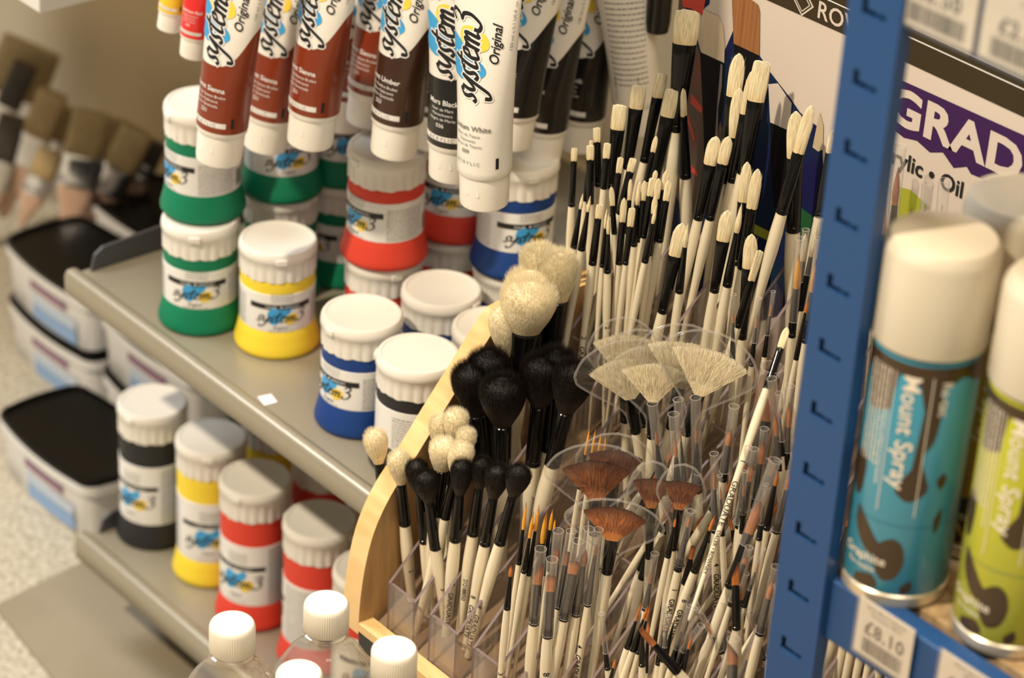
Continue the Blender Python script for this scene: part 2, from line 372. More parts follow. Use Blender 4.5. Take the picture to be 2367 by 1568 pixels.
def shelf(name, u0, u1, v0, v1, z, lip, label, flange):
    r = empty(name, (u0, v0, 0)); o = Vector((u0, v0, 0))
    b = MB(); q = lambda a, c: (a[0]-o.x, a[1]-o.y, a[2]), 0
    B = lambda p0, p1, mt=steel: b.box(tuple(Vector(p0)-o), tuple(Vector(p1)-o), mt)
    B((u0, v0+.006, z-.002), (u1, v1, z)); b.build('shelf_board', r, bevel=.0008)
    b = MB(); pr = [(0, -lip), (-.0035, -lip+.003), (-.0035, .001), (-.001, .0045), (.004, .0052), (.008, .004), (.010, 0), (.008, -.002), (.003, -.004), (.003, -lip)]
    b.prism(pr, lambda a, c, d: (d, a, z+c), 0, u1-u0, steel); b.build('front_lip', r, auto=50)
    b = MB(); hf = flange
    b.prism([(.018, 0), (.022, hf*.55), (.03, hf*.75), (v1-v0, hf*1.6), (v1-v0, -.02), (.018, -.02)], lambda a, c, d: (d, a, z+c), .004, .0065, pm('flange_grey', (.10, .10, .11), .4, metal=.3)); b.build('end_flange', r, smooth=False)
    return tag(r, label, 'shelf')
shelf('metal_shelf', -1.682, -1.226, 1.012, 1.49, ZU, .018, 'upper grey metal shelf carrying the small paint pots', .026)
shelf('metal_shelf', -1.722, -1.24, 1.038, 1.49, ZL, .022, 'lower grey metal shelf carrying the tall paint bottles', .024)
for i, (u, nm) in enumerate(((-1.70, 'left'), (-1.235, 'right'))):
    b = MB(); b.box((u-.012, 1.455, 0), (u+.012, 1.492, 1.5), pm('upright_dark', (.12, .11, .10), .5))
    tag(b.build('shelf_upright', smooth=False), 'dark upright post at the %s back of the grey shelves' % nm, 'upright post')
b = MB(); b.box((-1.80, .86, 1.06), (-1.19, 1.49, 1.075), steel)
tag(b.build('metal_shelf', bevel=.001), 'grey metal shelf above the frame over the hanging tubes', 'shelf')
# bits on the upper shelf
b = MB(); P = atz(618, 925, ZU); c = [(-.0075, -.004), (.006, -.007), (.0075, .004), (-.005, .007)]
b.prism(c, lambda a, q, d: (P.x+a, P.y+q, ZU+d), .0002, .0006, paper); tag(b.build('paper_scrap', smooth=False), 'small white paper scrap lying on the upper shelf', 'paper scrap')
b = MB(); P = atz(350, 760, ZU+.004); b.lathe([(.0045, 0), (.003, .0008)], MATS['yellow_paint'], 9, ry=[.6, .6]); tag(b.build('paint_fleck', loc=(P.x, P.y+.006, ZU+.0003)), 'yellow paint fleck on the upper shelf near its left end', 'paint drip')
# pale shelf end at the top left
P = atv(92, 32, 1.0); b = MB()
b.box((-2.6, 1.0, P.z), (P.x, 1.49, P.z+.03), pm('pale_shelf_metal', (.70, .68, .64), .4)); tag(b.build('shelf_end', bevel=.001), 'pale metal shelf corner at the very top left of the wall', 'shelf')

# ------------------------------------------------------------------ tubs on the floor
tubw = pm('tub_white', (.72, .72, .73), .35); lidb = pm('tub_lid_black', (.003, .0028, .0025), .28, spec=.22); purp = pm('tub_purple', (.20, .07, .16), .5); tblue = pm('tub_blue', (.26, .42, .72), .5)
def rrect(w, d, r, bow=.0, n=6):
    out = []
    for cx, cy, a0 in ((w/2-r, d/2-r, 0), (-w/2+r, d/2-r, 90), (-w/2+r, -d/2+r, 180), (w/2-r, -d/2+r, 270)):
        for k in range(n+1):
            a = math.radians(a0+90*k/n); out.append((cx+r*math.cos(a), cy+r*math.sin(a)))
    # densify long sides with a slight bow
    res = []
    for i, p in enumerate(out):
        q = out[(i+1) % len(out)]; res.append(p)
        if math.hypot(q[0]-p[0], q[1]-p[1]) > .03:
            for k in range(1, 8):
                t = k/8; x = p[0]+(q[0]-p[0])*t; y = p[1]+(q[1]-p[1])*t; e = bow*4*t*(1-t)
                if abs(q[0]-p[0]) > abs(q[1]-p[1]): y += e*(1 if y > 0 else -1)
                else: x += e*.5*(1 if x > 0 else -1)
                res.append((x, y))
    return res
def tub_proto():
    w, d, h = .168, .098, .068; r = empty('paint_tub'); b = MB()
    def ring(s, z, o=0): return [(x*s+(o if x > 0 else -o), y*s+(o if y > 0 else -o), z) for x, y in rrect(w, d, .018, .006)]
    b.rings([ring(.90, 0), ring(.92, .002), ring(.955, .050), ring(.955, .0505), ring(1.0, .051), ring(1.0, .060), ring(.97, .0605), ring(.97, .058)], tubw, True, True); tb = b.build('tub', r)
    b = MB(); b.rings([ring(.965, .0585), ring(.99, .0605), ring(1.0, .063), ring(.99, .066), ring(.955, .0665), ring(.945, .063), ring(.90, .0625)], lidb, True, True); b.build('tub_lid', r)
    lb = MB(); y = -d/2*.945-.0062
    def fn(a, c, o): return (a, y+.0055*(a/(w/2))**2-.05*(c-.045)*.05-(.9-.955)*0-o+(.045-c)*.05, c)
    put(lb, rect(-.02, .038, .045, .047, 8), fn, purp, .0005); lines(lb, fn, pm('pale_purple', (.6, .42, .55), .5), .0009, -.017, .042, [.0405, .0435], .0012, 4)
    put(lb, rect(-.018, .004, .060, .020, 8), fn, tblue, .0005); put(lb, rect(-.018, .021, .060, .032, 8), fn, pm('tub_pale_blue', (.52, .62, .78), .5), .0005)
    lines(lb, fn, inkg, .0005, -.065, -.03, [.006+.003*i for i in range(5)], .0009, 8)
    lb.build('printed_marking', tb, smooth=False)
    return r
tp = tub_proto(); fst = True
for (x, y, z, rz, lab) in ((-1.921, 1.166, .0, 0, 'front paint tub with black lid on the floor, alone at the left edge'),
    (-2.115, 1.292, .0, 0, 'bottom paint tub of the stack at the left edge, behind the front tub'), (-2.115, 1.292, .068, 0, 'top paint tub of the stack at the left edge'),
    (-1.935, 1.293, .0, 0, 'bottom paint tub of the stack behind the shelf corner'), (-1.935, 1.293, .068, 0, 'top paint tub of the stack partly under the upper shelf corner'),
    (-1.757, 1.293, .0, 0, 'paint tub in the dark below the upper shelf, behind the black bottle'),
    (-2.15, 1.42, .0, 4, 'paint tub at the back under the heap of decorating brushes'), (-2.15, 1.42, .068, 4, 'upper tub at the back carrying the heap of decorating brushes'),
    (-1.965, 1.43, .068, -5, 'black lidded tub at the back right of the brush heap'), (-1.965, 1.43, .0, -5, 'hidden bottom tub at the back right of the brush heap')):
    o = tp if fst else copy_tree(tp); fst = False
    o.location = (x, y, z); o.rotation_euler = (0, 0, math.radians(rz)); tag(o, lab, 'paint tub', 'black lidded paint tubs on the floor')

# heap of wide decorating brushes
deco = hair_mat('tan_bristle', (.44, .31, .14), (.54, .40, .20), (.60, .46, .26), stri=.5)
decod = hair_mat('dark_bristle', (.05, .04, .03), (.06, .05, .04), (.10, .07, .05), stri=.5)
pinkw = pm('raw_wood_handle', (.62, .42, .32), .5); 
def deco_brush(tx, ty, ex, ey, wpx, v, label, dk=False, depth=.02):
    T = atv(tx, ty, v); E = atv(ex, ey, v-.03); ax = T-E; Ltot = ax.length; Z = ax.normalized()
    Y = (CAM-T); Y = (Y-Z*Y.dot(Z)).normalized(); X = Y.cross(Z); M = Matrix((X, Y, Z)).transposed().to_4x4(); M.translation = E
    w = wpx*((T-CAM).dot(FWD))/F/2; r = empty('decorating_brush', mat=M); n = 20
    def ring(a, bb, z): return [(a*math.copysign(abs(math.cos(2*math.pi*j/n))**.5, math.cos(2*math.pi*j/n)), bb*math.copysign(abs(math.sin(2*math.pi*j/n))**.7, math.sin(2*math.pi*j/n)), z) for j in range(n)]
    z0 = Ltot*.45; z1 = Ltot*.68
    b = MB(); ts = [0, .3, .6, .9, 1]; b.rings([ring(w*(1-.06*t), depth*.5*(1-.5*t**3), z1+(Ltot-z1)*t) for t in ts], decod if dk else deco, t=ts); b.build('bristles', r)
    b = MB(); b.rings([ring(w*1.0, depth*.52, z0), ring(w*1.04, depth*.55, z0+.003), ring(w*1.0, depth*.52, z0+.005), ring(w*1.0, depth*.52, z1-.006), ring(w*1.04, depth*.55, z1-.004), ring(w*1.0, depth*.52, z1+.001)], metal); fo = b.build('metal_ferrule', r)
    b = MB()
    for k in (-.5, .5): b.lathe([(.002, 0), (.0016, .001), (.0005, .0016)], metal, 10)
    b = MB(); b.rings([ring(w*.98, depth*.48, z0+.002), ring(w*.94, depth*.45, z0-.012), ring(w*.62, depth*.42, z0*.6), ring(w*.45, depth*.38, z0*.3), ring(w*.42, depth*.3, .01), ring(w*.2, depth*.2, 0)], pinkw); b.build('handle', r)
    tag(r, label, 'decorating brush', 'wide decorating brushes heaped at the left')
deco_brush(213, 258, 150, 560, 92, 1.37, 'wide decorating brush with bright metal ferrule facing out, front of the heap')
deco_brush(320, 300, 190, 545, 84, 1.40, 'decorating brush leaning right beside the brightest metal ferrule')
deco_brush(75, 105, -60, 430, 150, 1.44, 'largest tan decorating brush at the top left of the heap')
deco_brush(125, 215, 5, 500, 75, 1.39, 'tan decorating brush leaning right at the middle left of the heap')
deco_brush(60, 150, -60, 420, 60, 1.41, 'dark bristled decorating brush against the largest tan one', True)
deco_brush(118, 350, 50, 520, 62, 1.345, 'short round tan decorating brush low in the heap')
deco_brush(30, 270, -50, 560, 66, 1.36, 'decorating brush with bare wood handle at the left frame edge', True)
deco_brush(150, 245, 80, 470, 50, 1.42, 'narrow tan decorating brush behind the bright ferrule one')
deco_brush(270, 275, 210, 520, 70, 1.43, 'tan decorating brush partly hidden behind the bright ferrule one')
deco_brush(365, 330, 290, 480, 50, 1.44, 'short dark decorating brush at the right end of the heap', True)

# ------------------------------------------------------------------ hanging paint tubes
R0 = .0186
FOREIGN = {'Burnt Sienna': ('Terre de Sienne Brulee', 'Siena Gebrannt', 'Siena Quemada'), 'Burnt Umber': ('Terre Ombre Brulee', 'Umbra Gebrannt', 'Sombra Quemada'), 'Mars Black': ('Noir de Mars', 'Marsschwarz', 'Negro de Marte'), 'Titanium White': ('Blanc de Titane', 'Titanweiss', 'Blanco de Titanio'), 'Cadmium Red': ('Rouge Cadmium', 'Kadmiumrot', 'Rojo Cadmio')}
def tube_geo(Lt):
    def ab(z):
        t = max(0, min(1, (z-.055)/(Lt-.055)))**1.25
        k = 1 if z > .026 else 1
        return R0*(1-t)+R0*1.5*t, R0*(1-t)+.0014*t
    return ab
def tube(col, cx, cy, tx, ty, d, rot, label, name1='', num='', scale=1, white=False, back=False, Lt=.182, nm='paint_tube'):
    A = atd(cx, cy, d); ta = ray(tx, ty); t = (A.dot(HV)-CAM.dot(HV)+.0)/ta.dot(HV); B = CAM+ta*t
    Z = (B-A).normalized(); Y = (CAM-A); Y = (Y-Z*Y.dot(Z)).normalized(); X = Y.cross(Z)
    M = Matrix((X, Y, Z)).transposed().to_4x4(); M.translation = A
    M = M @ Matrix.Rotation(math.radians(rot), 4, 'Z') @ Matrix.Scale(scale, 4)
    r = empty(nm, mat=M); ab = tube_geo(Lt)
    S = lambda x, z, o: (-(ab(z)[0]+o)*math.sin(x/R0), (ab(z)[1]+o)*math.cos(x/R0), z)
    b = MB(); zs = [.024, .026, .03, .04, .055]+[.055+(Lt-.055)*k/12 for k in range(1, 13)]
    n = 48; b.rings([[S(2*math.pi*R0*j/n, z, (-.0012 if i == 0 else 0)) for j in range(n)] for i, z in enumerate(zs)], pm('tube_white', (.84, .82, .78), .3, coat=.2), True, True); body = b.build('tube_body', r)
    c = MB(); c.lathe([(.0150, 0), (.0164, .0012), (.0168, .004), (.0172, .024), (.0172, .0265), (.0165, .0268)], capm, 44); cp = c.build('cap', r)
    k = MB(); k.prism([(-.005, .012), (.005, .012), (.004, .0165), (-.004, .0165)], lambda a, q, dd: (a, dd, q), .0155, .0168, capm); k.build('thumb_notch', cp)
    p = MB(); z0 = .029
    if back:
        lines(p, S, inkg, .0003, -.014, .014, [.045+i*.0042 for i in range(24)], .0011, 2)
        for i in range(18): put(p, rect(-.013, .036+i*.0011-.004, .006, .036+i*.0011-.004+random.choice((.0004, .0008))), S, ink, .0003)
        put(p, text2d('Titanium White', .0042, .01), S, inkg, .0003, 1, 0, .160); put(p, text2d('009', .0042, .01), S, inkg, .0003, 1, 0, .166)
    else:
        if not white:
            cm = pm('tube_'+col[0], col[1], .28, coat=.25); vs = []; fs = []; nn = 96; kz = 14
            for j in range(nn+1):
                x = -math.pi*R0+2*math.pi*R0*j/nn; u = x/R0
                zt = .079+.034/(1+math.exp(-(x-.017)*230))
                if x > .033: zt -= (x-.033)*1.6
                for q in range(kz+1): z = z0+(zt-z0)*q/kz; vs.append(S(x, z, .00025))
            for j in range(nn):
                for q in range(kz): a = j*(kz+1)+q; fs.append((a, a+kz+1, a+kz+2, a+1))
            p.add(vs, fs, cm)
            put(p, rect(-.024, .0335, .013, .0375, 16), S, paper, .0004); tcx = paper; band = inkg
        else: tcx = inkg
        put(p, rect(.0165, .0335, .0187, .0415), S, ink, .0005)
        put(p, text2d('ACRYLIC', .0036, 0, 0, 'CENTER', 1.5), S, inkg, .0006, 1, -.004, .0342 if not white else .036)
        if name1:
            put(p, text2d(name1, .0052, .015), S, tcx, .0005, 1, -.004, .061)
            for i, s_ in enumerate(FOREIGN.get(name1, ('', '', ''))): put(p, text2d(s_, .0031), S, tcx, .0005, 1, -.004, .0565-i*.0037)
            put(p, text2d(num, .0042, .01), S, tcx, .0005, 1, -.005, .0440)
        LS = .0100
        fv = lambda x, y, o: S(-.0035-y, x, o)
        logo(p, fv, LS, .083-.2*LS, -.0045, .0004, True)
        put(p, text2d('Original', .0085, .012, .3, 'LEFT'), fv, ink, .0006, 1, .108, -.0165)
        put(p, text2d('150 ml e 5.1 US fl. oz.', .0040, 0, 0, 'LEFT'), fv, inkg, .0006, 1, .118, -.026)
        put(p, rect(-.024, Lt-.022, .024, Lt-.0135, 20), S, ink, .0005); put(p, text2d('ROWNEY', .0046, .01), S, paper, .0008, 1, .009, Lt-.0195)
        put(p, text2d('DALER', .0046, .01), S, paper, .0008, 1, -.010, Lt-.0195)
    p.build('printed_marking', body, smooth=False)
    tag(r, label, 'paint tube', 'hanging tubes of acrylic paint')
    return r
SI = ('burnt_sienna', (.22, .035, .012)); UM = ('burnt_umber', (.045, .018, .010)); BK = ('mars_black', (.010, .010, .011)); YE = ('cad_yellow', (.85, .60, .04)); RD = ('cad_red', (.78, .03, .03))
tube(SI, 505, 368, 545, 0, 1.965, -32, 'rust brown paint tube hanging leftmost and nearest of the brown tubes', 'Burnt Sienna', '221')
tube(SI, 612, 338, 668, 0, 2.04, -25, 'rust brown paint tube half hidden behind the leftmost one', 'Burnt Sienna', '221')
tube(SI, 716, 330, 756, 0, 1.97, -35, 'rust brown paint tube hanging alone in the middle, label readable', 'Burnt Sienna', '221')
tube(SI, 786, 290, 822, 0, 2.11, -20, 'rust brown paint tube showing a strip right of the middle one', 'Burnt Sienna', '221')
tube(SI, 850, 280, 888, 0, 2.06, -30, 'dark shaded rust brown paint tube left of the dark brown one', 'Burnt Sienna', '221')
tube(UM, 909, 352, 950, 0, 1.955, -35, 'dark brown paint tube hanging over the red pot stack', 'Burnt Umber', '223')
tube(UM, 992, 330, 1030, 0, 2.03, -20, 'dark brown paint tube in shade behind the front dark brown tube', 'Burnt Umber', '223')
tube(BK, 1045, 405, 1066, 0, 1.905, -18, 'black paint tube half hidden behind the white tube', 'Mars Black', '036')
tube(('titanium', (.8, .8, .8)), 1119, 468, 1126, 0, 1.84, -28, 'all white paint tube hanging lowest and nearest of all', 'Titanium White', '009', white=True)
tube(BK, 1175, 330, 1228, 0, 1.98, -30, 'black paint tube directly behind the right side of the white tube', 'Mars Black', '036')
tube(BK, 1244, 365, 1296, 0, 2.04, -30, 'black paint tube in shade, second from the right', 'Mars Black', '036')
tube(BK, 1335, 338, 1374, 0, 2.09, -30, 'black paint tube in shade, rightmost with its label outward', 'Mars Black', '036')
tube(('titanium', (.8, .8, .8)), 1478, 300, 1448, 0, 2.05, -10, 'white paint tube showing its text and barcode back behind the hog brushes', white=True, back=True)
tube(YE, 391, 66, 402, 0, 2.02, -20, 'small yellow paint tube end at the top left', scale=.56, Lt=.19)
tube(RD, 447, 128, 462, 0, 2.0, -20, 'small red paint tube left of the rust brown tubes', 'Cadmium Red', '503', scale=.62, Lt=.19)
b = MB(); A = atd(1518, 76, 2.0); b.lathe([(.0045, 0), (.0085, .002), (.0095, .01), (.0095, .12), (.006, .124)], pm('gunmetal', (.04, .04, .04), .25, metal=.7), 30)
tag(b.build('marker_pen', loc=A), 'dark metallic pen hanging by the left edge of the poster board', 'pen')
for u, v in ((-1.52, 1.08), (-1.40, 1.08), (-1.28, 1.05), (-1.22, 1.1)):
    b = MB(); b.rings([[(.002*math.cos(a*math.pi/4), yy, .002*math.sin(a*math.pi/4)) for a in range(8)] for yy in (v-1.5-.05, 0)], metal)
    tag(b.build('peg_hook', loc=(u, 1.5, .855)), 'steel peg hook that paint tubes hang from, above the frame', 'hook', 'peg hooks above the tubes')

# ------------------------------------------------------------------ brush rack: wooden ends, sloped base, acrylic bins, poster board
RU0, RU1 = -1.2, -.745
rack = empty('brush_rack', (RU0, .945, .345)); RO = Vector((RU0, .945, .345))
curve = [(.944, .350), (.9445, .375), (.948, .405), (.955, .432), (.968, .456), (.987, .478), (1.007, .503), (1.030, .531), (1.054, .560), (1.062, .566), (1.075, .568), (1.195, .568), (1.195, .345), (1.0, .345)]
curve = catmull(curve[:10], 4)+curve[10:]
for nm, u in (('side_panel', RU0-.018), ('side_panel', RU1)):
    b = MB(); b.prism(curve, lambda a, c, d: (u+d-RO.x, a-RO.y, c-RO.z), 0, .018, plydark, ply); b.build(nm, rack, smooth=True, auto=30, bevel=.0008)
b = MB(); b.prism([(.947, .3455), (1.20, .5455), (1.20, .5355), (.947, .3355)], lambda a, c, d: (d-RO.x, a-RO.y, c-RO.z), RU0, RU1, pm('base_board', (.24, .16, .09), .6)); b.build('sloped_base', rack, smooth=False)
b = MB(); b.box((RU0-.001-RO.x, -.001, .008), (RU1-RO.x, .0115, .0155), ply); b.build('front_batten', rack, bevel=.0006)
b = MB(); b.box((RU0-.001-RO.x, .000, -.006), (RU1-RO.x, .010, .008), pm('black_edge', (.012, .012, .012), .4)); b.build('front_strip', rack, bevel=.0004)
for u in (RU0-.009, RU1+.009):
    b = MB(); b.box((u-.009-RO.x, 1.19-RO.y, -RO.z), (u+.009-RO.x, 1.22-RO.y, .01), plydark); b.build('leg', rack, bevel=.001)
tag(rack, 'plywood brush display rack with curved sides holding the paintbrushes', 'display rack')
binc = [(-1.185, -1.155), (-1.14, -1.11), (-1.094, -1.065), (-1.048, -1.019), (-1.002, -.973), (-.956, -.927), (-.91, -.881), (-.864, -.835), (-.818, -.789)]
for k, (a0, a1) in enumerate(binc):
    r = empty('acrylic_bin', (a0, .955, .35)); O = Vector((a0, .955, .35))
    top = [(.957, .398), (1.188, .627)]; base = lambda v: base_z(v)+.003
    for s, uu in (('side_panel', a0), ('side_panel', a1-.0022)):
        b = MB(); poly = [(.957, base(.957)), (.957, .398), (1.188, .627), (1.188, base(1.188))]
        vs = [(uu+d-O.x, p-O.y, q-O.z) for d in (0, .0022) for p, q in poly]
        b.add(vs, [(3, 2, 1, 0), (4, 5, 6, 7), (0, 4, 7, 3), (2, 6, 7, 3)], acryl); b.add(vs, [(0, 1, 5, 4), (1, 2, 6, 5)], acrylic_edge); b.build(s, r, smooth=False)
    for vv in (.957, 1.035, 1.11):
        b = MB(); zt = .398+(vv-.957)*.99; vs = [(u_-O.x, vv+d-O.y, z_-O.z) for d in (0, .0022) for u_, z_ in ((a0, base(vv)), (a1, base(vv)), (a1, zt-(.008 if vv > 1 else 0)), (a0, zt-(.008 if vv > 1 else 0)))]
        b.add(vs, [(0, 1, 2, 3), (7, 6, 5, 4), (1, 5, 6, 2), (0, 3, 7, 4)], acryl); b.add(vs, [(3, 2, 6, 7)], acrylic_edge); b.build('front_panel' if vv < 1 else 'divider', r, smooth=False)
    tag(r, '%s clear acrylic brush bin from the plywood left side, running up the rack' % ('first', 'second', 'third', 'fourth', 'fifth', 'sixth', 'seventh', 'eighth', 'ninth')[k], 'brush bin', 'clear acrylic bins of the rack')
# poster board
VB = 1.2
board = empty('poster_board', (-1.2, VB, .5)); BO = Vector((-1.2, VB, .5))
bw = pm('board_print_white', (.62, .55, .50), .6, spec=.2); olive = pm('board_olive_band', (.042, .031, .015), .6, spec=.2); prp = pm('board_purple', (.045, .014, .085), .6, spec=.2)
pn = pm('board_navy', (.010, .010, .07), .6, spec=.15, noise=(25, (.005, .03, .05), (1, 1, 1), .4, .7)); prd = pm('board_red', (.55, .05, .03), .5); pog = pm('board_olive_grey', (.09, .06, .04), .5, noise=(30, (.16, .05, .03), (3, 1, 1), .5, .62)); pgr = pm('board_green', (.01, .09, .03), .4); plm = pm('board_lime', (.35, .38, .03), .5)
pbr = pm('board_brown_bristle', (.34, .15, .05), .5, noise=(8, (.22, .08, .03), (40, 1, 1), .35, .7)); phg = pm('board_hog_bristle', (.66, .56, .42), .5, noise=(8, (.56, .45, .30), (40, 1, 1), .35, .7)); pbk = pm('board_black', (.005, .005, .007), .6, spec=.15)
pgl = pm('board_grey_gleam', (.18, .16, .16), .4)
b = MB(); b.box((-.0003, 0, -.10), (.56, .004, .36), bw); bd = b.build('board_panel', board, smooth=False)
LYR = [0]
def bp(px):  # photo pixels -> flat board coordinates (u, z)
    out = []
    for x, y in px: P = atv(x, y, VB); out.append((P.x-BO.x, P.z-BO.z))
    return out
def flat(mb, poly, mt, layer): mb.add([(max(a, 0), -.0002-.00012*layer, c) for a, c in poly], [tuple(range(len(poly)))], mt)
pr = MB()
flat(pr, bp([(1840, -60), (2900, 438), (2900, 519), (2070, 132), (1700, -33), (1700, -120)]), olive, 1)
b0 = bp([(2070, 68), (2367, 203)]); d0 = (b0[1][1]-b0[0][1])/(b0[1][0]-b0[0][0])
flat(pr, bp([(1800, -55), (2900, 449), (2900, 452), (1800, -52)]), paper, 2)
flat(pr, bp([(2055, 172), (2900, 552), (2900, 720), (2290, 420), (2245, 402), (2235, 385), (2205, 388), (2180, 352), (2150, 352), (2120, 325), (2090, 318), (2050, 286), (2000, 262), (1990, 145)]), prp, 1)
flat(pr, bp([(1545, -30), (1600, -30), (1645, -20), (1640, 10), (1600, 40), (1640, 200), (1700, 60), (1745, 110), (1780, 165), (1830, 230), (1850, 260), (1900, 300), (1905, 420), (1900, 700), (1700, 760), (1545, 600)]), pn, 1)
flat(pr, bp([(1575, -30), (1640, -30), (1632, 0), (1625, 35), (1600, 20), (1580, 15)]), prd, 3)
flat(pr, bp([(1544, -20), (1580, 0), (1640, 190), (1680, 330), (1630, 430), (1600, 520), (1545, 420)]), pog, 2)
for q in ([(1545, 0), (1562, 15), (1556, 25), (1545, 12)], [(1545, 40), (1566, 60), (1560, 70), (1545, 58)], [(1547, 90), (1560, 100), (1556, 240), (1547, 240)], [(1600, 215), (1626, 250), (1622, 262), (1597, 238)], [(1592, 262), (1608, 320), (1604, 326), (1590, 280)], [(1598, 380), (1615, 400), (1614, 408), (1598, 396)]): flat(pr, bp(q), prd, 3)
flat(pr, bp([(1840, 470), (1880, 500), (1900, 560), (1880, 580), (1850, 540)]), pgr, 3); flat(pr, bp([(1740, 515), (1790, 540), (1776, 556), (1744, 540)]), plm, 3)
flat(pr, bp([(2080, 432), (2105, 438), (2140, 470), (2150, 480), (2070, 520)]), plm, 3)
flat(pr, bp([(1620, 120), (1676, 144), (1674, 240), (1655, 330), (1650, 480), (1632, 480), (1628, 300)]), pbk, 4)
flat(pr, bp([(1628, 22), (1664, 38), (1673, 60), (1677, 100), (1676, 145), (1622, 120), (1622, 60)]), phg, 5)
flat(pr, bp([(1668, 146), (1672, 150), (1670, 200), (1662, 250), (1660, 330), (1654, 330), (1660, 240)]), pgl, 5)
flat(pr, bp([(1698, 100), (1754, 126), (1750, 260), (1740, 420), (1715, 420), (1705, 240)]), pbk, 4)
flat(pr, bp([(1692, -40), (1700, -30), (1754, 10), (1758, 26), (1757, 128), (1698, 100)]), pbr, 5)
flat(pr, bp([(1782, 282), (1822, 300), (1820, 400), (1810, 480), (1790, 480), (1784, 380)]), pbk, 4)
flat(pr, bp([(1778, 194), (1800, 192), (1832, 238), (1830, 262), (1822, 300), (1782, 282)]), pm('board_pale_bristle', (.62, .55, .50), .5), 5)
flat(pr, bp([(1880, 340), (1890, 290), (1897, 258), (1905, 290), (1904, 345), (1893, 350)]), pm('board_shade_bristle', (.52, .42, .28), .5), 5)
def btext(s, size, px, py, bold, mt, layer, space=1, shear=0, sx=1):
    P = atv(px, py, VB); vs, fs = text2d(s, size, bold, shear, 'LEFT', space)
    pr.add([(x*sx+P.x-BO.x, -.0002-.00012*layer, y+P.z-BO.z) for x, y in vs], fs, mt)
btext('GRADUATE', .0330, 2050, 269, .035, bw, 3, 1.04, 0, 1.18)
btext('ROWNEY', .0165, 1888, 38, .012, bw, 3, 1.02); btext('DALER', .0165, 1610, -88, .012, bw, 3)
btext('Acrylic \u2022 Oil', .0155, 2015, 352, .02, ink, 3)
P = atv(1858, 5, VB)
dq = lambda s: [(P.x-BO.x, P.z-BO.z+s), (P.x-BO.x-s, P.z-BO.z), (P.x-BO.x, P.z-BO.z-s), (P.x-BO.x+s, P.z-BO.z)]
flat(pr, dq(.0095), bw, 3); flat(pr, dq(.0078), olive, 4); flat(pr, dq(.0066), bw, 5); 
flat(pr, dq(.0055), olive, 6)
pr.build('poster_print', bd, smooth=False); tag(board, 'printed poster board with brush pictures and large capitals behind the brushes', 'poster board')

# ------------------------------------------------------------------ paintbrushes
def fur(mb, surf, n, ln, w, mt, spread=.35, tt=(.4, 1), rd=random):
    """short loose hairs growing from surface samples surf(rd)->(point, outward dir)"""
    for _ in range(n):
        p, d = surf(rd); d = (d+Vector((rd.uniform(-1, 1), rd.uniform(-1, 1), rd.uniform(-1, 1)))*spread).normalized()
        s = d.cross(Vector((rd.uniform(-1, 1), rd.uniform(-1, 1), .3))).normalized()*w; s2 = d.cross(s).normalized()*w
        l = ln*rd.uniform(.5, 1.15); q = p-d*.0006
        mb.add([q+s, q-s*.5+s2*.8, q-s*.5-s2*.8, q+d*l*.6+s*.5, q+d*l*.6-s*.3+s2*.4, q+d*l*.6-s*.3-s2*.4, q+d*l], [(0, 1, 4, 3), (1, 2, 5, 4), (2, 0, 3, 5), (3, 4, 6), (4, 5, 6), (5, 3, 6)], mt, [tt[0]]*3+[(tt[0]+tt[1])/2]*3+[tt[1]])
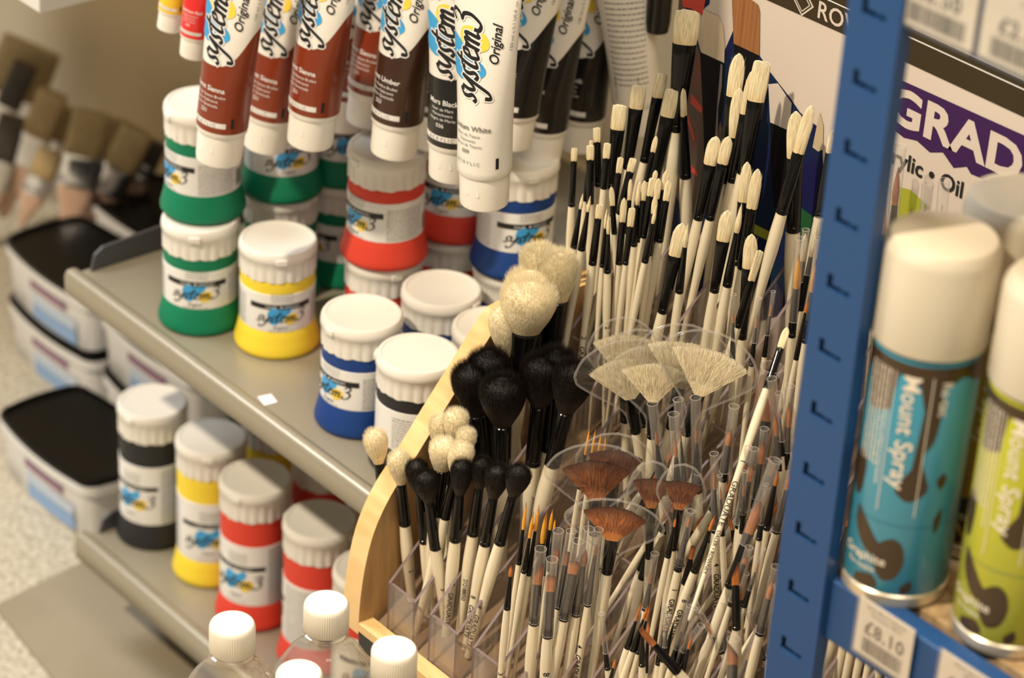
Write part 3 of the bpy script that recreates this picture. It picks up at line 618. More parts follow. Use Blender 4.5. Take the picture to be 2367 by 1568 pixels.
def head(kind, mt, L, w, f, parent, z0, seed, fmat=None):
    """bristles from ferrule mouth z0, length L, half width w, ferrule half width f"""
    rd = random.Random(seed); b = MB(); n = 36; k = 13
    jit = [1+rd.uniform(-.05, .05) for _ in range(n)]
    ts = [i/k for i in range(k+1)]
    def prof(t):
        if kind == 'flat': return (f+(w-f)*min(1, t*2.2))*(1-.10*t**4), min(w, f)*.42*(1-.62*t**1.3), 1
        if kind == 'filbert': return (f+(w-f)*math.sin(min(1, t*1.9)*math.pi/2))*math.sqrt(max(0, 1-max(0, (t-.42)/.585)**2.3)), min(w, f)*.5*(1-.75*t**1.5), 1
        if kind == 'round': return (f+(w-f)*math.sin(min(1, t*2.6)*math.pi/2))*(1-max(0, (t-.22)/.785)**1.7), 0, 0
        if kind == 'angle': return (f+(w-f)*min(1, t*2))*(1-.06*t), min(w, f)*.32*(1-.5*t), 2
        if kind == 'dagger': return w*(1-.02*t), min(w, f)*.45*(1-.5*t), 3
        if kind == 'dome':
            if t < .62: return f*.95+(w-f*.95)*math.sin(t/.62*math.pi/2)**1.15, 0, 0
            return w*max(0, 1-((t-.62)/.384)**2.3)**.5, 0, 0
        return w, w, 0
    R = []
    for t in ts:
        a, bb, md = prof(t); a = max(a, .00012)
        if md == 0: bb = a*(.8 if kind == 'dome' else 1)
        bb = max(bb, .00012); row = []
        for j in range(n):
            an = 2*math.pi*j/n; ca, sa = math.cos(an), math.sin(an); x = a*math.copysign(abs(ca)**(.8 if md else 1), ca); z = z0+L*t
            jj = 1+(jit[j]-1)*(t if kind != 'dome' else .3*t)
            if kind == 'flat': z += -L*.05*t*(x/max(a, 1e-6))**2+ (L*.025*rd.uniform(-1, 1) if t == 1 else 0)
            if md == 2: z = z0+L*t*(1-.28*(1-x/a)*.5*2*.9)
            if md == 3: z = z0+L*t*(1-.62*max(0, (1-(x/a*-1+1)/2))**1.2)
            row.append((x*jj, bb*sa*jj, z))
        R.append(row)
    b.rings(R, mt, True, True, ts)
    fm = fmat or mt
    if kind == 'dome':
        def surf(r):
            t = r.uniform(.06, 1)**.6; a, _, _ = prof(t); a2, _, _ = prof(min(1, t+.02)); an = r.uniform(0, 2*math.pi)
            nz = -(a2-a)/(L*.02+1e-9); d = Vector((math.cos(an), math.sin(an), nz)).normalized()
            q = max(0, min(1, (t-.55)/.45)); d = (Vector((math.cos(an), math.sin(an), 0))*(.34+.10*q)*(1-q*.3*(1-a/w))+Vector((0, 0, 1))).normalized() if a > w*.3 else Vector((math.cos(an)*a/w*.5, math.sin(an)*a/w*.5, 1)).normalized()
            return Vector((a*.96*math.cos(an), a*.78*math.sin(an), z0+L*t*.97)), d
        big = w > .011
        fur(b, surf, 9000 if big else 3600, .0075 if big else .0048, .00007, fm, .12, (.5, 1), rd)
    elif kind in ('flat', 'filbert') and w > .0022 and L > .008:
        def surf(r):
            t = r.uniform(.55, .97); a, bb, _ = prof(t); x = a*r.uniform(-.97, .97); y = bb*math.sqrt(max(0, 1-(x/a)**2))*r.choice((-1, 1))
            return Vector((x, y, z0+L*t*.99)), Vector((x/w*.08, 0, 1))
        fur(b, surf, 90, L*.09, .00009, fm, .07, (.8, 1), rd)
        def surf2(r):
            t = r.uniform(.3, .8); a, bb, _ = prof(t); s = r.choice((-1, 1)); return Vector((a*s*.97, 0, z0+L*t)), Vector((s*.06, 0, 1))
        fur(b, surf2, 14, L*.22, .00007, fm, .03, (.8, 1), rd)
    elif kind == 'round' and mt in (hog,):
        def surf(r):
            t = r.uniform(.5, .95); a, _, _ = prof(t); an = r.uniform(0, 6.283); return Vector((a*math.cos(an), a*math.sin(an), z0+L*t)), Vector((math.cos(an)*.12, math.sin(an)*.12, 1))
        fur(b, surf, 24, L*.15, .00007, fm, .05, (.8, 1), rd)
    b.build('bristles', parent)
def fan_head(mt, L, w, f, parent, z0, seed):
    rd = random.Random(seed); b = MB(); n = 120; k = 9; sp = math.atan2(w, L*.85); Ls = L*1.0
    for side in (1, -1):
        vs = []; ts = []; fs = []
        for i in range(n+1):
            a = -sp+2*sp*i/n; ln = Ls*(1+.022*rd.uniform(-1, 1)+.03*math.sin(a*5+seed)); off = .0010*math.sin(a*4+seed)
            for j in range(k+1):
                t = j/k; x = f*.75*math.sin(a)/math.sin(sp)*1.0+math.sin(a)*ln*t*1.05; z = z0+ln*t*math.cos(a)*(1.0)
                y = side*(.0022*(1-t)+.0007)+off*t; vs.append((x, y, z)); ts.append(t)
        for i in range(n):
            for j in range(k): q = i*(k+1)+j; fs.append((q, q+k+1, q+k+2, q+1) if side > 0 else (q, q+1, q+k+2, q+k+1))
        b.add(vs, fs, mt, ts)
    def surf(r):
        a = r.uniform(-sp, sp); t = r.uniform(.25, .93); return Vector((f*.75*math.sin(a)/math.sin(sp)+math.sin(a)*Ls*t*1.05, r.choice((-1, 1))*(.0022*(1-t)+.0008)+.0010*math.sin(a*4+seed)*t, z0+Ls*t*math.cos(a))), Vector((math.sin(a), 0, math.cos(a)))
    fur(b, surf, 1500, L*.22, .00007, mt, .05, (.75, 1), rd)
    b.build('bristles', parent)
def pouch(sw, L, zb, ft, parent, seed):
    """flat clear pouch, domed top, waisted down to the ferrule; two welded sheets"""
    rd = random.Random(seed); h = sw/2
    half = [(ft*1.15, zb), (ft*1.2, zb+L*.16), (h*.30, zb+L*.28), (h*.62, zb+L*.42), (h*.95, zb+L*.58), (h*1.0, zb+L*.65), (h*.98, zb+L*.72), (h*.78, zb+L*.86), (h*.42, zb+L*.965), (0, zb+L)]
    C = catmull(half, 5); P = C+[(-x, z) for x, z in C[-2::-1]]
    b = MB(); mid = (0, zb+L*.55); rings = (.0, .45, .8, .95, 1.0)
    for sd in (1, -1):
        vs = []; fs = []; n = len(P)
        for k, s in enumerate(rings):
            bul = (.0048*(1-s**2)+.0004)*sd
            for x, z in P:
                X = x*s; Z = mid[1]+(z-mid[1])*s
                vs.append((X, bul*(1+.30*math.sin(X*300+seed)*math.sin(Z*230)+.12*math.sin(X*900+Z*700+seed)), Z))
        for k in range(len(rings)-1):
            for i in range(n-1): q = k*n+i; fs.append((q, q+1, q+n+1, q+n) if sd > 0 else (q, q+n, q+n+1, q+1))
        b.add(vs, fs, pouchm)
    # welded rim, a flattened tube
    n = len(P); R = []
    for i, (x, z) in enumerate(P):
        x0, z0 = P[max(0, i-1)]; x1, z1 = P[min(n-1, i+1)]; dx, dz = x1-x0, z1-z0; l = math.hypot(dx, dz) or 1; nx, nz = -dz/l, dx/l
        q = .0009*(1+.12*math.sin(i*1.3)); R.append([(x+nx*q*math.cos(a*math.pi/4), .0006*math.sin(a*math.pi/4), z+nz*q*math.cos(a*math.pi/4)) for a in range(8)])
    b.rings(R, clear('welded_rim', (.95, .94, .92), .12, .12)); return b.build('clear_pouch', parent)
def brush(rec, label, group, idx):
    cl, kind, mt, tx, ty, nx, ny, cx, cy, bwp, fwp = rec[:11]; o = rec[11] if len(rec) > 11 else {}
    T = tip_plane(tx, ty, o.get('off', 0)); d = ray(cx, cy); hv = o.get('lean', 0)
    t = (T.dot(HV)-CAM.dot(HV)-hv)/d.dot(HV); Cc = CAM+d*t
    ax = T-Cc; Lt = ax.length; Z = ax.normalized()
    px = ((T-CAM).dot(FWD))/F
    k = min(1, math.hypot(tx-nx, ty-ny)/max(1, math.hypot(tx-cx, ty-cy))); Lb = Lt*k
    E = Cc
    ln = o.get('len')
    if ln is None:
        ln = .02
        while ln < .20 and (Cc-Z*ln).z > base_z((Cc-Z*ln).y)+.004: ln += .004
        if (Cc-Z*ln).y < .962: pass
        ln = max(ln, .05)
    if o.get('out'): ln = o['out']
    E = Cc-Z*ln
    Y = (CAM-T); Y = (Y-Z*Y.dot(Z)).normalized(); X = Y.cross(Z)
    M = Matrix((X, Y, Z)).transposed().to_4x4(); M.translation = E; M = M @ Matrix.Rotation(math.radians(o.get('rot', 0)), 4, 'Z')
    root = empty(o.get('nm', 'paintbrush'), mat=M)
    rf = fwp*px/2; wb = bwp*px/2*(1.10 if kind == 'dome' else 1); zc = ln; zn = ln+Lt-Lb; zt = ln+Lt
    # handle
    b = MB(); prof = []
    hl = max(ln, .05); full = .165
    def rad(s):  # s = distance below crimp
        u = s/full
        return rf*(.93+.16*math.sin(min(1, u/.28)*math.pi)*(1 if u < .28 else 0)+ (0 if u < .14 else -.55*min(1, (u-.14)/.86)**1.1)+(.16 if .14 <= u < .28 else (.0))*0)
    K = 12; prof = [(rad(ln)*.5, 0)]+[(rad(ln*(1-i/K)), .0012+(ln-.0012)*i/K) for i in range(K+1)]
    b.lathe(prof, cream, 22); hd = b.build('handle', root)
    # ferrule
    b = MB(); n = 26; R = []; lf = zn-zc
    fn_ = min(wb*(.96 if kind in ('flat', 'filbert', 'angle', 'dagger') else (.42 if kind == 'dome' else .8)), o.get('mw', 9)*1.0)
    if kind == 'dome': fn_ = o.get('fn', fwp*(.80 if fwp < 34 else 1.06))*px/2
    if kind == 'fan': fn_ = rf*1.25
    if kind == 'round': fn_ = min(fn_, rf*.95)
    fy = {'flat': .40, 'filbert': .48, 'angle': .34, 'dagger': .5, 'fan': .32}.get(kind, 1)
    for tt in (0, .004, .012, .018, .05, .055, .075, .08, .12, .3, .5, .7, .85, .985, 1.0):
        s = tt; g = 0 if s < .12 else ((s-.12)/.88)
        a = rf+(fn_-rf)*g**1.1; c = rf+(fn_*fy-rf)*g**1.0 if fy < 1 else a
        gr = .95 if tt in (.05, .055, .075) and False else (.93 if tt in (.05, .08) else 1)
        if tt == 0: gr = .97
        if tt == 1.0: gr = .9
        R.append([(a*gr*math.cos(2*math.pi*j/n), c*gr*math.sin(2*math.pi*j/n), zc+lf*s) for j in range(n)])
    b.rings(R, black); b.build('ferrule', root)
    if kind == 'fan': fan_head(mt, Lb, wb, fn_, root, zn-.001, idx)
    else:
        fm = {goat: goatfur, pony: ponyfur}.get(mt)
        head(kind, mt, Lb+.001, wb, fn_*.97, root, zn-.001, idx, fm)
    if kind == 'fan' and o.get('sw'):
        zb = zc+lf*.12; pouch(o['sw']*px, (zt-zb)*1.0+o.get('ph', .012), zb, rf*1.05, root, idx)
    if 'sl' in o:
        sx, sy, ex, ey, sw = o['sl']; r = sw*px/2
        # along-axis coordinates from photo spans
        def along(x, y):
            a = Vector((tx-cx, ty-cy)); p = Vector((x-cx, y-cy)); return zc+Lt*p.dot(a)/a.dot(a)
        za, ze = along(ex, ey), along(sx, sy); za = max(za, zc+.0015); ze = max(ze, zt+.003); b = MB(); n = 24
        ring = lambda rr, z: [(rr*math.cos(2*math.pi*j/n), rr*math.sin(2*math.pi*j/n), z) for j in range(n)]
        r = max(r, fn_*1.05, rf*1.04 if za < zc+lf*.3 else 0)
        b.rings([ring(r*.94, za), ring(r, ze-.0002), ring(r, ze), ring(r-.00025, ze), ring(r-.00025, ze-.0003), ring(r*.94-.00025, za)], sleeve, False, False)
        rim = clear('sleeve_rim', (.95, .95, .95), .34, .1)
        for zz, rr in ((ze, r), (za, r*.94)):
            R = [[((rr+.00014*math.cos(q))*math.cos(2*math.pi*j/n), (rr+.00014*math.cos(q))*math.sin(2*math.pi*j/n), zz+.00014*math.sin(q)) for j in range(n)] for q in [2*math.pi*i/5 for i in range(6)]]
            b.rings(R, rim, False, False)
        b.build('clear_sleeve', root)
    for tx_ in o.get('txt', ()):
        s_, size, dist, th = tx_; b = MB(); rr = lambda z: rad(max(0, zc-z))
        vs, fs = text2d(s_, size, .01, 0, 'LEFT'); r0 = rf
        out = []
        for x, y in vs:
            z = zc-dist-x
            if s_.isdigit(): z = zc-dist-x
            q = rad(dist+x)+.00015; a = math.radians(th)+(y-size*.35)/q; a -= math.radians(o.get('rot', 0)); out.append((-q*math.sin(a), q*math.cos(a), z))
        if zc-dist-len(s_)*size*.7 > .002: b.add(out, fs, ink); b.build('printed_text', hd, smooth=False)
    tag(root, label, 'paintbrush', group)
    return root
GT = (('2', .0050, .026, 10), ('GRADUATE', .0052, .034, 8), ('DALER \u2022 ROWNEY', .0034, .064, 4))
def gt(num='2', d=.026, th=8): return (('%s' % num, .0050, d, th+4), ('GRADUATE', .0052, d+.008, th), ('DALER \u2022 ROWNEY', .0032, d+.038, th-4), ('212 147 004', .0026, d+.02, th-70))
BR = [
# tall flats and filberts at the back left
('HA', 'flat', hog, 1328, 342, 1327.5, 369.5, 1321, 476, 15, 17), ('HA', 'flat', hog, 1379.5, 295, 1380, 325, 1382, 429, 18, 19), ('HA', 'flat', hog, 1364.5, 336, 1365, 366, 1364, 470, 19, 19),
('HA', 'flat', hog, 1367, 325, 1366, 340, 1352, 464, 9, 12), ('HA', 'flat', hog, 1404, 331, 1399.5, 363, 1396, 435, 18, 18), ('HA', 'flat', hog, 1434, 243, 1430, 295, 1412, 433, 36, 25), ('HA', 'flat', hog, 1478, 197, 1478, 247, 1450, 388, 36, 26),
('HA', 'flat', hog, 1531, 170, 1525.5, 222, 1489, 373, 29, 22, dict(rot=15)), ('HA', 'flat', hog, 1556, 207, 1550, 266, 1508, 440, 37, 26), ('HA', 'filbert', hog, 1579, 205, 1575, 264, 1584, 410, 22, 28, dict(rot=50, mw=.004)), ('HA', 'flat', hog, 1590, 24, 1587, 96, 1562, 300, 60, 38),
('HB', 'filbert', hog, 1517, 315, 1510.5, 349, 1495, 418, 13, 13), ('HB', 'flat', hog, 1435, 364, 1427, 396, 1417, 500, 15, 15), ('HB', 'flat', hog, 1464.5, 366.5, 1460, 394, 1432, 494, 19, 17), ('HB', 'filbert', hog, 1413, 432, 1410, 473, 1420, 540, 13, 14),
('HB', 'filbert', hog, 1458, 414, 1455, 460, 1450, 540, 11, 12), ('HB', 'filbert', hog, 1516.5, 394, 1512, 415, 1490, 540, 12, 14), ('HB', 'flat', hog, 1509, 412, 1503, 450, 1487.5, 549, 17, 15), ('HB', 'filbert', hog, 1523, 412.5, 1518, 455, 1500, 600, 16, 16),
('HB', 'filbert', hog, 1542, 393, 1535, 435, 1515, 560, 16, 16), ('HB', 'filbert', hog, 1547, 417, 1542, 461, 1524, 558, 17, 19), ('HB', 'filbert', hog, 1480, 418.5, 1470, 460, 1463, 540, 12, 14), ('HB', 'filbert', hog, 1490.5, 418, 1488, 460.5, 1478, 558, 14, 16),
('HB', 'round', hog, 1477, 430, 1474.5, 471, 1465, 568, 12, 17), ('HB', 'filbert', hog, 1515, 455, 1507.5, 490, 1500, 590, 14, 15),
('HD', 'filbert', hog, 1443, 458, 1439, 510, 1431, 610, 16, 18), ('HD', 'flat', hog, 1461.5, 481, 1455, 520, 1446, 611, 17, 14), ('HD', 'round', hog, 1518, 472, 1507, 514, 1490.6, 606, 10, 17), ('HD', 'round', hog, 1347.5, 447.5, 1342, 481, 1326, 573, 9, 17),
('HD', 'round', hog, 1364.7, 453.7, 1357, 487, 1344, 577.7, 9, 19), ('HD', 'flat', hog, 1386.5, 473, 1382, 502, 1369.6, 611, 17, 20, dict(txt=gt('2', .055, 0))), ('HD', 'round', hog, 1402.6, 483, 1399.5, 525.7, 1392, 617, 9, 13), ('HD', 'round', hog, 1407, 494, 1406.7, 538.7, 1404, 630, 10, 18, dict(txt=gt('2', .04, 20))),
# large filberts in front of the poster
('HC', 'filbert', hog, 1655.6, 316, 1642, 376, 1613.5, 506.6, 34, 24), ('HC', 'filbert', hog, 1684, 316, 1673, 375, 1641, 506.6, 28, 23), ('HC', 'filbert', hog, 1709, 205, 1703.5, 312, 1690, 465, 39, 27), ('HC', 'filbert', hog, 1709, 124, 1705, 218, 1668, 420, 37, 28),
('HC', 'flat', hog, 1763, 141.6, 1755, 229.6, 1718, 400, 43, 32), ('HC', 'filbert', hog, 1742, 162, 1728, 260, 1692, 420, 27, 24), ('HC', 'filbert', hog, 1727.5, 375, 1711.5, 461, 1704, 611, 29, 22), ('HC', 'filbert', hog, 1752, 391, 1737.5, 477.5, 1715, 620, 28, 24),
('HC', 'filbert', hog, 1840, 258, 1839, 360, 1833, 533.6, 41, 36), ('HC', 'filbert', hog, 1876, 244, 1862, 352, 1807, 492, 30, 30), ('HC', 'filbert', hog, 1928, 300, 1920, 350, 1893, 500, 22, 24),
('HE', 'filbert', hog, 1738, 542, 1726, 615, 1715, 782, 33, 23), ('HE', 'flat', hog, 1757.5, 580, 1743.5, 647, 1705, 755, 20, 20, dict(rot=20)), ('HE', 'filbert', hog, 1683, 487, 1675, 553, 1651, 674, 34, 23), ('HE', 'round', hog, 1714.5, 471, 1700, 534, 1681, 661, 15, 23),
('HE', 'filbert', hog, 1577, 517, 1560.5, 587, 1531, 722, 34, 25), ('HE', 'round', hog, 1590, 518, 1585, 569, 1570, 676, 13, 20), ('HE', 'filbert', hog, 1820, 757, 1804.5, 802, 1772, 900, 18, 20, dict(off=.012, lean=.024, len=.15, txt=(('1', .0050, .046, 12), ('GRADUATE', .0056, .060, 6), ('DALER \u2022 ROWNEY', .0034, .092, 0)))),
# sleeved rounds, right side
('PA', 'round', synth, 1695, 716.5, 1693.7, 744.5, 1693, 836, 6, 14, dict(sl=(1700, 682, 1693, 784, 13))), ('PA', 'round', synth, 1750.5, 729, 1745.5, 756, 1737, 845.5, 6, 14, dict(sl=(1755, 690, 1742, 791, 13))), ('PA', 'round', synth, 1784.5, 697, 1780, 729, 1767, 824, 6, 13, dict(sl=(1785, 674, 1773.6, 774, 11))),
('PA', 'round', gold, 1847, 587, 1838.4, 663, 1830, 778, 18, 20, dict(sl=(1852, 552, 1829, 741, 22))), ('PA', 'round', hog, 1889.7, 520, 1876, 590, 1850, 716, 14, 18, dict(sl=(1886, 507, 1866, 631, 25))), ('PA', 'round', gold, 1886, 600, 1874, 672, 1861, 791, 13, 19, dict(sl=(1888, 552, 1863, 746, 17))),
('PA', 'round', synth, 1868, 690, 1862, 720, 1840, 831, 8, 13), ('PA', 'filbert', hog, 1862, 541, 1855, 600, 1840, 720, 14, 16, dict(sl=(1862, 541, 1850, 650, 18))),
('PB', 'round', synth, 1790.6, 952, 1790, 1005, 1802, 1085, 15, 20, dict(sl=(1782, 877, 1797, 1062, 24))), ('PB', 'round', synth, 1824, 929, 1824, 984, 1818, 1083, 15, 16, dict(sl=(1824, 893, 1822, 1043, 22))), ('PB', 'round', synth, 1803, 950, 1807, 965, 1809, 1054, 4, 9, dict(sl=(1790, 910, 1807, 1018, 18))),
('PB', 'flat', synth, 1763, 1022, 1760, 1069.6, 1742, 1176, 14, 16, dict(sl=(1764.6, 991.6, 1745, 1150, 21))), ('PB', 'round', synth, 1725.6, 1069.6, 1724, 1091, 1705.6, 1220.7, 8, 14, dict(sl=(1728, 1035, 1706, 1210, 20))), ('PB', 'flat', synth, 1738, 1075, 1734, 1112, 1717, 1200, 11, 14, dict(sl=(1751, 1040, 1722, 1180, 20))),
('PB', 'round', synth, 1651, 1083, 1650.5, 1129, 1653, 1230, 9, 19, dict(sl=(1650.6, 1049.7, 1652.5, 1222, 21), txt=gt('4', .022, 10))), ('PB', 'round', synth, 1665, 1123, 1666.6, 1152, 1669.6, 1237.5, 5, 14, dict(sl=(1661, 1100.6, 1667.5, 1196, 12))), ('PB', 'round', synth, 1720, 1115, 1719, 1145.7, 1715.5, 1232, 5, 15, dict(sl=(1721, 1090.6, 1717, 1188, 12))),
('PC', 'filbert', synth, 1757.6, 1159.5, 1736, 1230, 1686.5, 1357, 25, 25, dict(sl=(1795, 1069, 1727, 1257, 30), off=.01)), ('PC', 'round', synth, 1767.6, 1145.7, 1764, 1167, 1754.6, 1248, 5, 15, dict(sl=(1773.7, 1121, 1759, 1211.5, 13), off=.016)), ('PC', 'round', synth, 1828.8, 1090.6, 1819.6, 1130, 1793.6, 1231, 13, 20, dict(sl=(1834, 1053, 1796, 1226, 22))),
('PC', 'round', synth, 1799, 1087, 1790.5, 1120, 1771.4, 1224, 10, 18), ('PC', 'flat', synth, 1725, 1288, 1722, 1303, 1688, 1401, 11, 14, dict(sl=(1733, 1266.6, 1691, 1388, 20))), ('PC', 'round', synth, 1755, 1296.5, 1746, 1320, 1719.5, 1403, 6, 15, dict(sl=(1767, 1271, 1727, 1361, 12))),
('PC', 'dagger', synth, 1700, 1300, 1706.7, 1350, 1702, 1453.5, 19, 22, dict(off=.012, txt=())), ('PC', 'dagger', synth, 1695, 1487.5, 1697.5, 1533.4, 1690, 1640, 27, 28, dict(off=.02, rot=180, sl=(1697, 1480, 1690, 1630, 30))), ('PC', 'round', synth, 1787.5, 1339, 1776, 1380, 1756, 1467, 16, 22, dict(sl=(1793, 1311, 1757, 1460, 24))),
('PC', 'flat', synth, 1800, 1385, 1797, 1420, 1782, 1560, 24, 27, dict(sl=(1808, 1357, 1783, 1540, 30), off=.006)), ('PC', 'round', synth, 1654, 1190, 1643, 1225, 1605, 1322, 10, 20, dict(txt=gt('6', .02, 10))), ('PC', 'round', synth, 1594.8, 1191.7, 1588.7, 1216, 1567, 1319, 8, 20, dict(sl=(1592, 1181, 1570, 1306.5, 18), txt=gt('1', .012, 12))), ('PC', 'round', synth, 1563, 1195, 1559, 1216, 1543.5, 1288, 7, 15),
('PD', 'round', synth, 1515, 993, 1517.5, 1025, 1531, 1139.7, 7, 25, dict(sl=(1511, 933.6, 1530.5, 1129, 25))), ('PD', 'round', synth, 1572, 987, 1574, 1018, 1582, 1130, 5, 14, dict(sl=(1556.5, 926, 1580, 1110, 24))), ('PD', 'round', synth, 1560, 1012, 1559, 1054.5, 1568.8, 1168.8, 10, 25, dict(sl=(1556, 959, 1567, 1152.7, 25), off=.01)),
('PD', 'round', synth, 1609, 984, 1609, 1021, 1611.6, 1136.6, 8, 25, dict(sl=(1611, 920.6, 1611, 1116.7, 25), txt=gt('6', .026, 25))), ('PD', 'round', synth, 1689, 991.7, 1677.5, 1024.6, 1671, 1111, 17, 20, dict(sl=(1699, 941, 1672, 1090, 25))),
# tiny liners, bottom centre
('PE', 'round', brown, 1395, 1462, 1396, 1480, 1404.6, 1547, 5, 16, dict(sl=(1393, 1419.5, 1399, 1509, 14))), ('PE', 'round', synth, 1424, 1519.7, 1419, 1542.5, 1404, 1600, 7, 14), ('PE', 'round', synth, 1485, 1387.7, 1472, 1434.7, 1450, 1498.5, 7, 17), ('PE', 'round', synth, 1499.5, 1397, 1487, 1430, 1462, 1504.5, 7, 15), ('PE', 'round', synth, 1504, 1395, 1495, 1434, 1474.5, 1510.6, 7, 14),
('PE', 'round', synth, 1499.5, 1436, 1498, 1466, 1493.4, 1554.6, 8, 10), ('PE', 'round', brown, 1485, 1445, 1483.6, 1460.5, 1484.3, 1539.4, 6, 17, dict(off=.01)), ('PE', 'filbert', brown, 1477.5, 1452, 1506, 1494, 1565.5, 1553, 16, 25, dict(off=.035, out=.06, nm='paintbrush')),
('PE', 'round', brown, 1532, 1444, 1531, 1457, 1521.5, 1536.4, 3.5, 15, dict(sl=(1532, 1400, 1524.5, 1495, 12))), ('PE', 'round', brown, 1542.7, 1446.9, 1540.5, 1456, 1532, 1530, 3.5, 12, dict(sl=(1547, 1422.6, 1536, 1495, 12))), ('PE', 'round', brown, 1560, 1428.6, 1557, 1439, 1538, 1519.7, 4, 14), ('PE', 'round', brown, 1579, 1448, 1575.4, 1458, 1556, 1527, 4, 16, dict(sl=(1587.5, 1400.6, 1562.5, 1500, 13))),
('PE', 'round', brown, 1595, 1451.4, 1590.6, 1463.6, 1570, 1542.5, 4, 17, dict(sl=(1609.5, 1408, 1577.7, 1506, 13))), ('PE', 'round', synth, 1602.7, 1463.6, 1591, 1498.5, 1576, 1554.6, 8, 18),
# golden tips
('PF', 'round', gold, 1216.8, 1161, 1208.8, 1222, 1199, 1304, 9, 14), ('PF', 'round', gold, 1233.6, 1183, 1225, 1242, 1211, 1323.6, 9, 15), ('PF', 'round', gold, 1246, 1168, 1235.4, 1224.7, 1222, 1330, 9, 13), ('PF', 'round', gold, 1260.7, 1189, 1252, 1253.5, 1244, 1340, 12, 14), ('PF', 'round', gold, 1278, 1175, 1267, 1222, 1256.5, 1329, 9, 13), ('PF', 'round', gold, 1263.5, 1182, 1257, 1230, 1248, 1330, 8, 12), ('PF', 'round', gold, 1283.8, 1198.8, 1280, 1222.6, 1268, 1320, 6, 11),
('PF', 'round', synth, 1182, 1306, 1180, 1330, 1172, 1408, 10, 17, dict(txt=gt('3', .05, -8))),
('PG', 'round', gold, 1364, 985, 1357, 1050, 1340, 1130, 8, 12), ('PG', 'round', gold, 1377, 990, 1371, 1050, 1358, 1130, 8, 12), ('PG', 'round', gold, 1390, 997, 1385, 1052, 1375, 1130, 8, 12), ('PG', 'round', gold, 1401, 1004, 1396, 1054, 1390, 1130, 7, 12),
# sleeved flats at the front
('PH', 'angle', synth, 1247, 1300, 1240, 1350, 1234, 1442, 22, 26, dict(sl=(1242.4, 1269, 1234, 1440, 28), rot=180, txt=gt('8', .05, -5))), ('PH', 'flat', synth, 1274, 1330, 1271.6, 1364, 1265.7, 1472, 23, 26, dict(sl=(1275.4, 1294, 1266, 1470, 28), off=.004, txt=(('8', .0062, .026, 12), ('GRADUATE', .0060, .040, 2)))), ('PH', 'flat', synth, 1328, 1298, 1324, 1323, 1303, 1432, 25, 26, dict(sl=(1336.4, 1252, 1303, 1430, 28))),
('PH', 'filbert', brown, 1287, 1268, 1283, 1300, 1275, 1401, 18, 22, dict(sl=(1289, 1228, 1276, 1395, 26))), ('PH', 'round', brown, 1355, 1270, 1351, 1306, 1331, 1422, 14, 24, dict(sl=(1368, 1225, 1333, 1420, 26))), ('PH', 'flat', brown, 1312, 1276, 1308, 1305, 1289.5, 1405, 13, 20, dict(sl=(1312, 1228, 1290, 1400, 24))), ('PH', 'round', brown, 1379, 1258, 1376, 1280, 1358, 1400, 9, 18, dict(sl=(1386, 1225, 1359, 1395, 22), txt=gt('4', .03, -30))),
# wide flat brown brush under the long diagonal handle
('PI', 'flat', brown, 1782, 868, 1766, 965, 1742, 1080, 50, 30, dict(sl=(1790, 850, 1745, 1060, 56))),
# goat and pony mops, small
('MW', 'dome', goat, 865, 996, 868, 1070, 891, 1176, 49, 29, dict(txt=gt('2', .05, 20))), ('MW', 'dome', goat, 921, 1046, 919, 1118, 936, 1213, 48, 28, dict(txt=gt('2', .035, 20))), ('MW', 'dome', goat, 1017, 962, 1019, 1032, 1012, 1130, 44, 26), ('MW', 'dome', goat, 1056, 950, 1050, 1020, 1040, 1118, 52, 26), ('MW', 'dome', goat, 1028, 1017, 1020, 1084, 1008, 1190, 60, 30, dict(fn=37, off=.004)), ('MW', 'dome', goat, 1071, 1028, 1058, 1100, 1028, 1197, 52, 27, dict(off=.006)), ('MW', 'dome', goat, 1080, 995, 1070, 1055, 1058, 1140, 40, 24),
('MB', 'dome', pony, 962, 1066, 968, 1140, 980.7, 1254.5, 47, 24), ('MB', 'dome', pony, 983, 1091.5, 988, 1161, 1007, 1268, 51, 29, dict(off=.006, txt=gt('3', .03, 15))), ('MB', 'dome', pony, 1070, 1066, 1062, 1142, 1052, 1250, 46, 29, dict(off=.006, txt=gt('7', .032, 12))), ('MB', 'dome', pony, 1117, 1061, 1110.4, 1128, 1093, 1236, 43, 28, dict(txt=(('212188050', .0040, .034, -10), ('GRADUATE', .0056, .052, 35)))), ('MB', 'dome', pony, 1154, 1078, 1146, 1151, 1120.7, 1259, 50, 28, dict(off=.004, txt=gt('8', .04, -25))), ('MB', 'dome', pony, 1205, 1078, 1187, 1147, 1155, 1257, 52, 28, dict(off=.004, txt=gt('8', .05, -30))),
# large mops
('ML', 'dome', pony, 1128, 814, 1135, 925, 1142, 1075, 88, 42, dict(off=-.006)), ('ML', 'dome', pony, 1088, 843, 1100, 955, 1118, 1085, 86, 44), ('ML', 'dome', pony, 1163, 876, 1158, 981, 1160, 1092, 95, 42, dict(off=.012)), ('ML', 'dome', pony, 1257, 828, 1253, 937, 1231.7, 1073, 88, 38), ('ML', 'dome', pony, 1334, 843, 1316, 952, 1276, 1075, 82, 38, dict(off=.004)), ('ML', 'dome', pony, 1287, 812, 1283, 915, 1268, 1040, 78, 38, dict(off=-.008)),
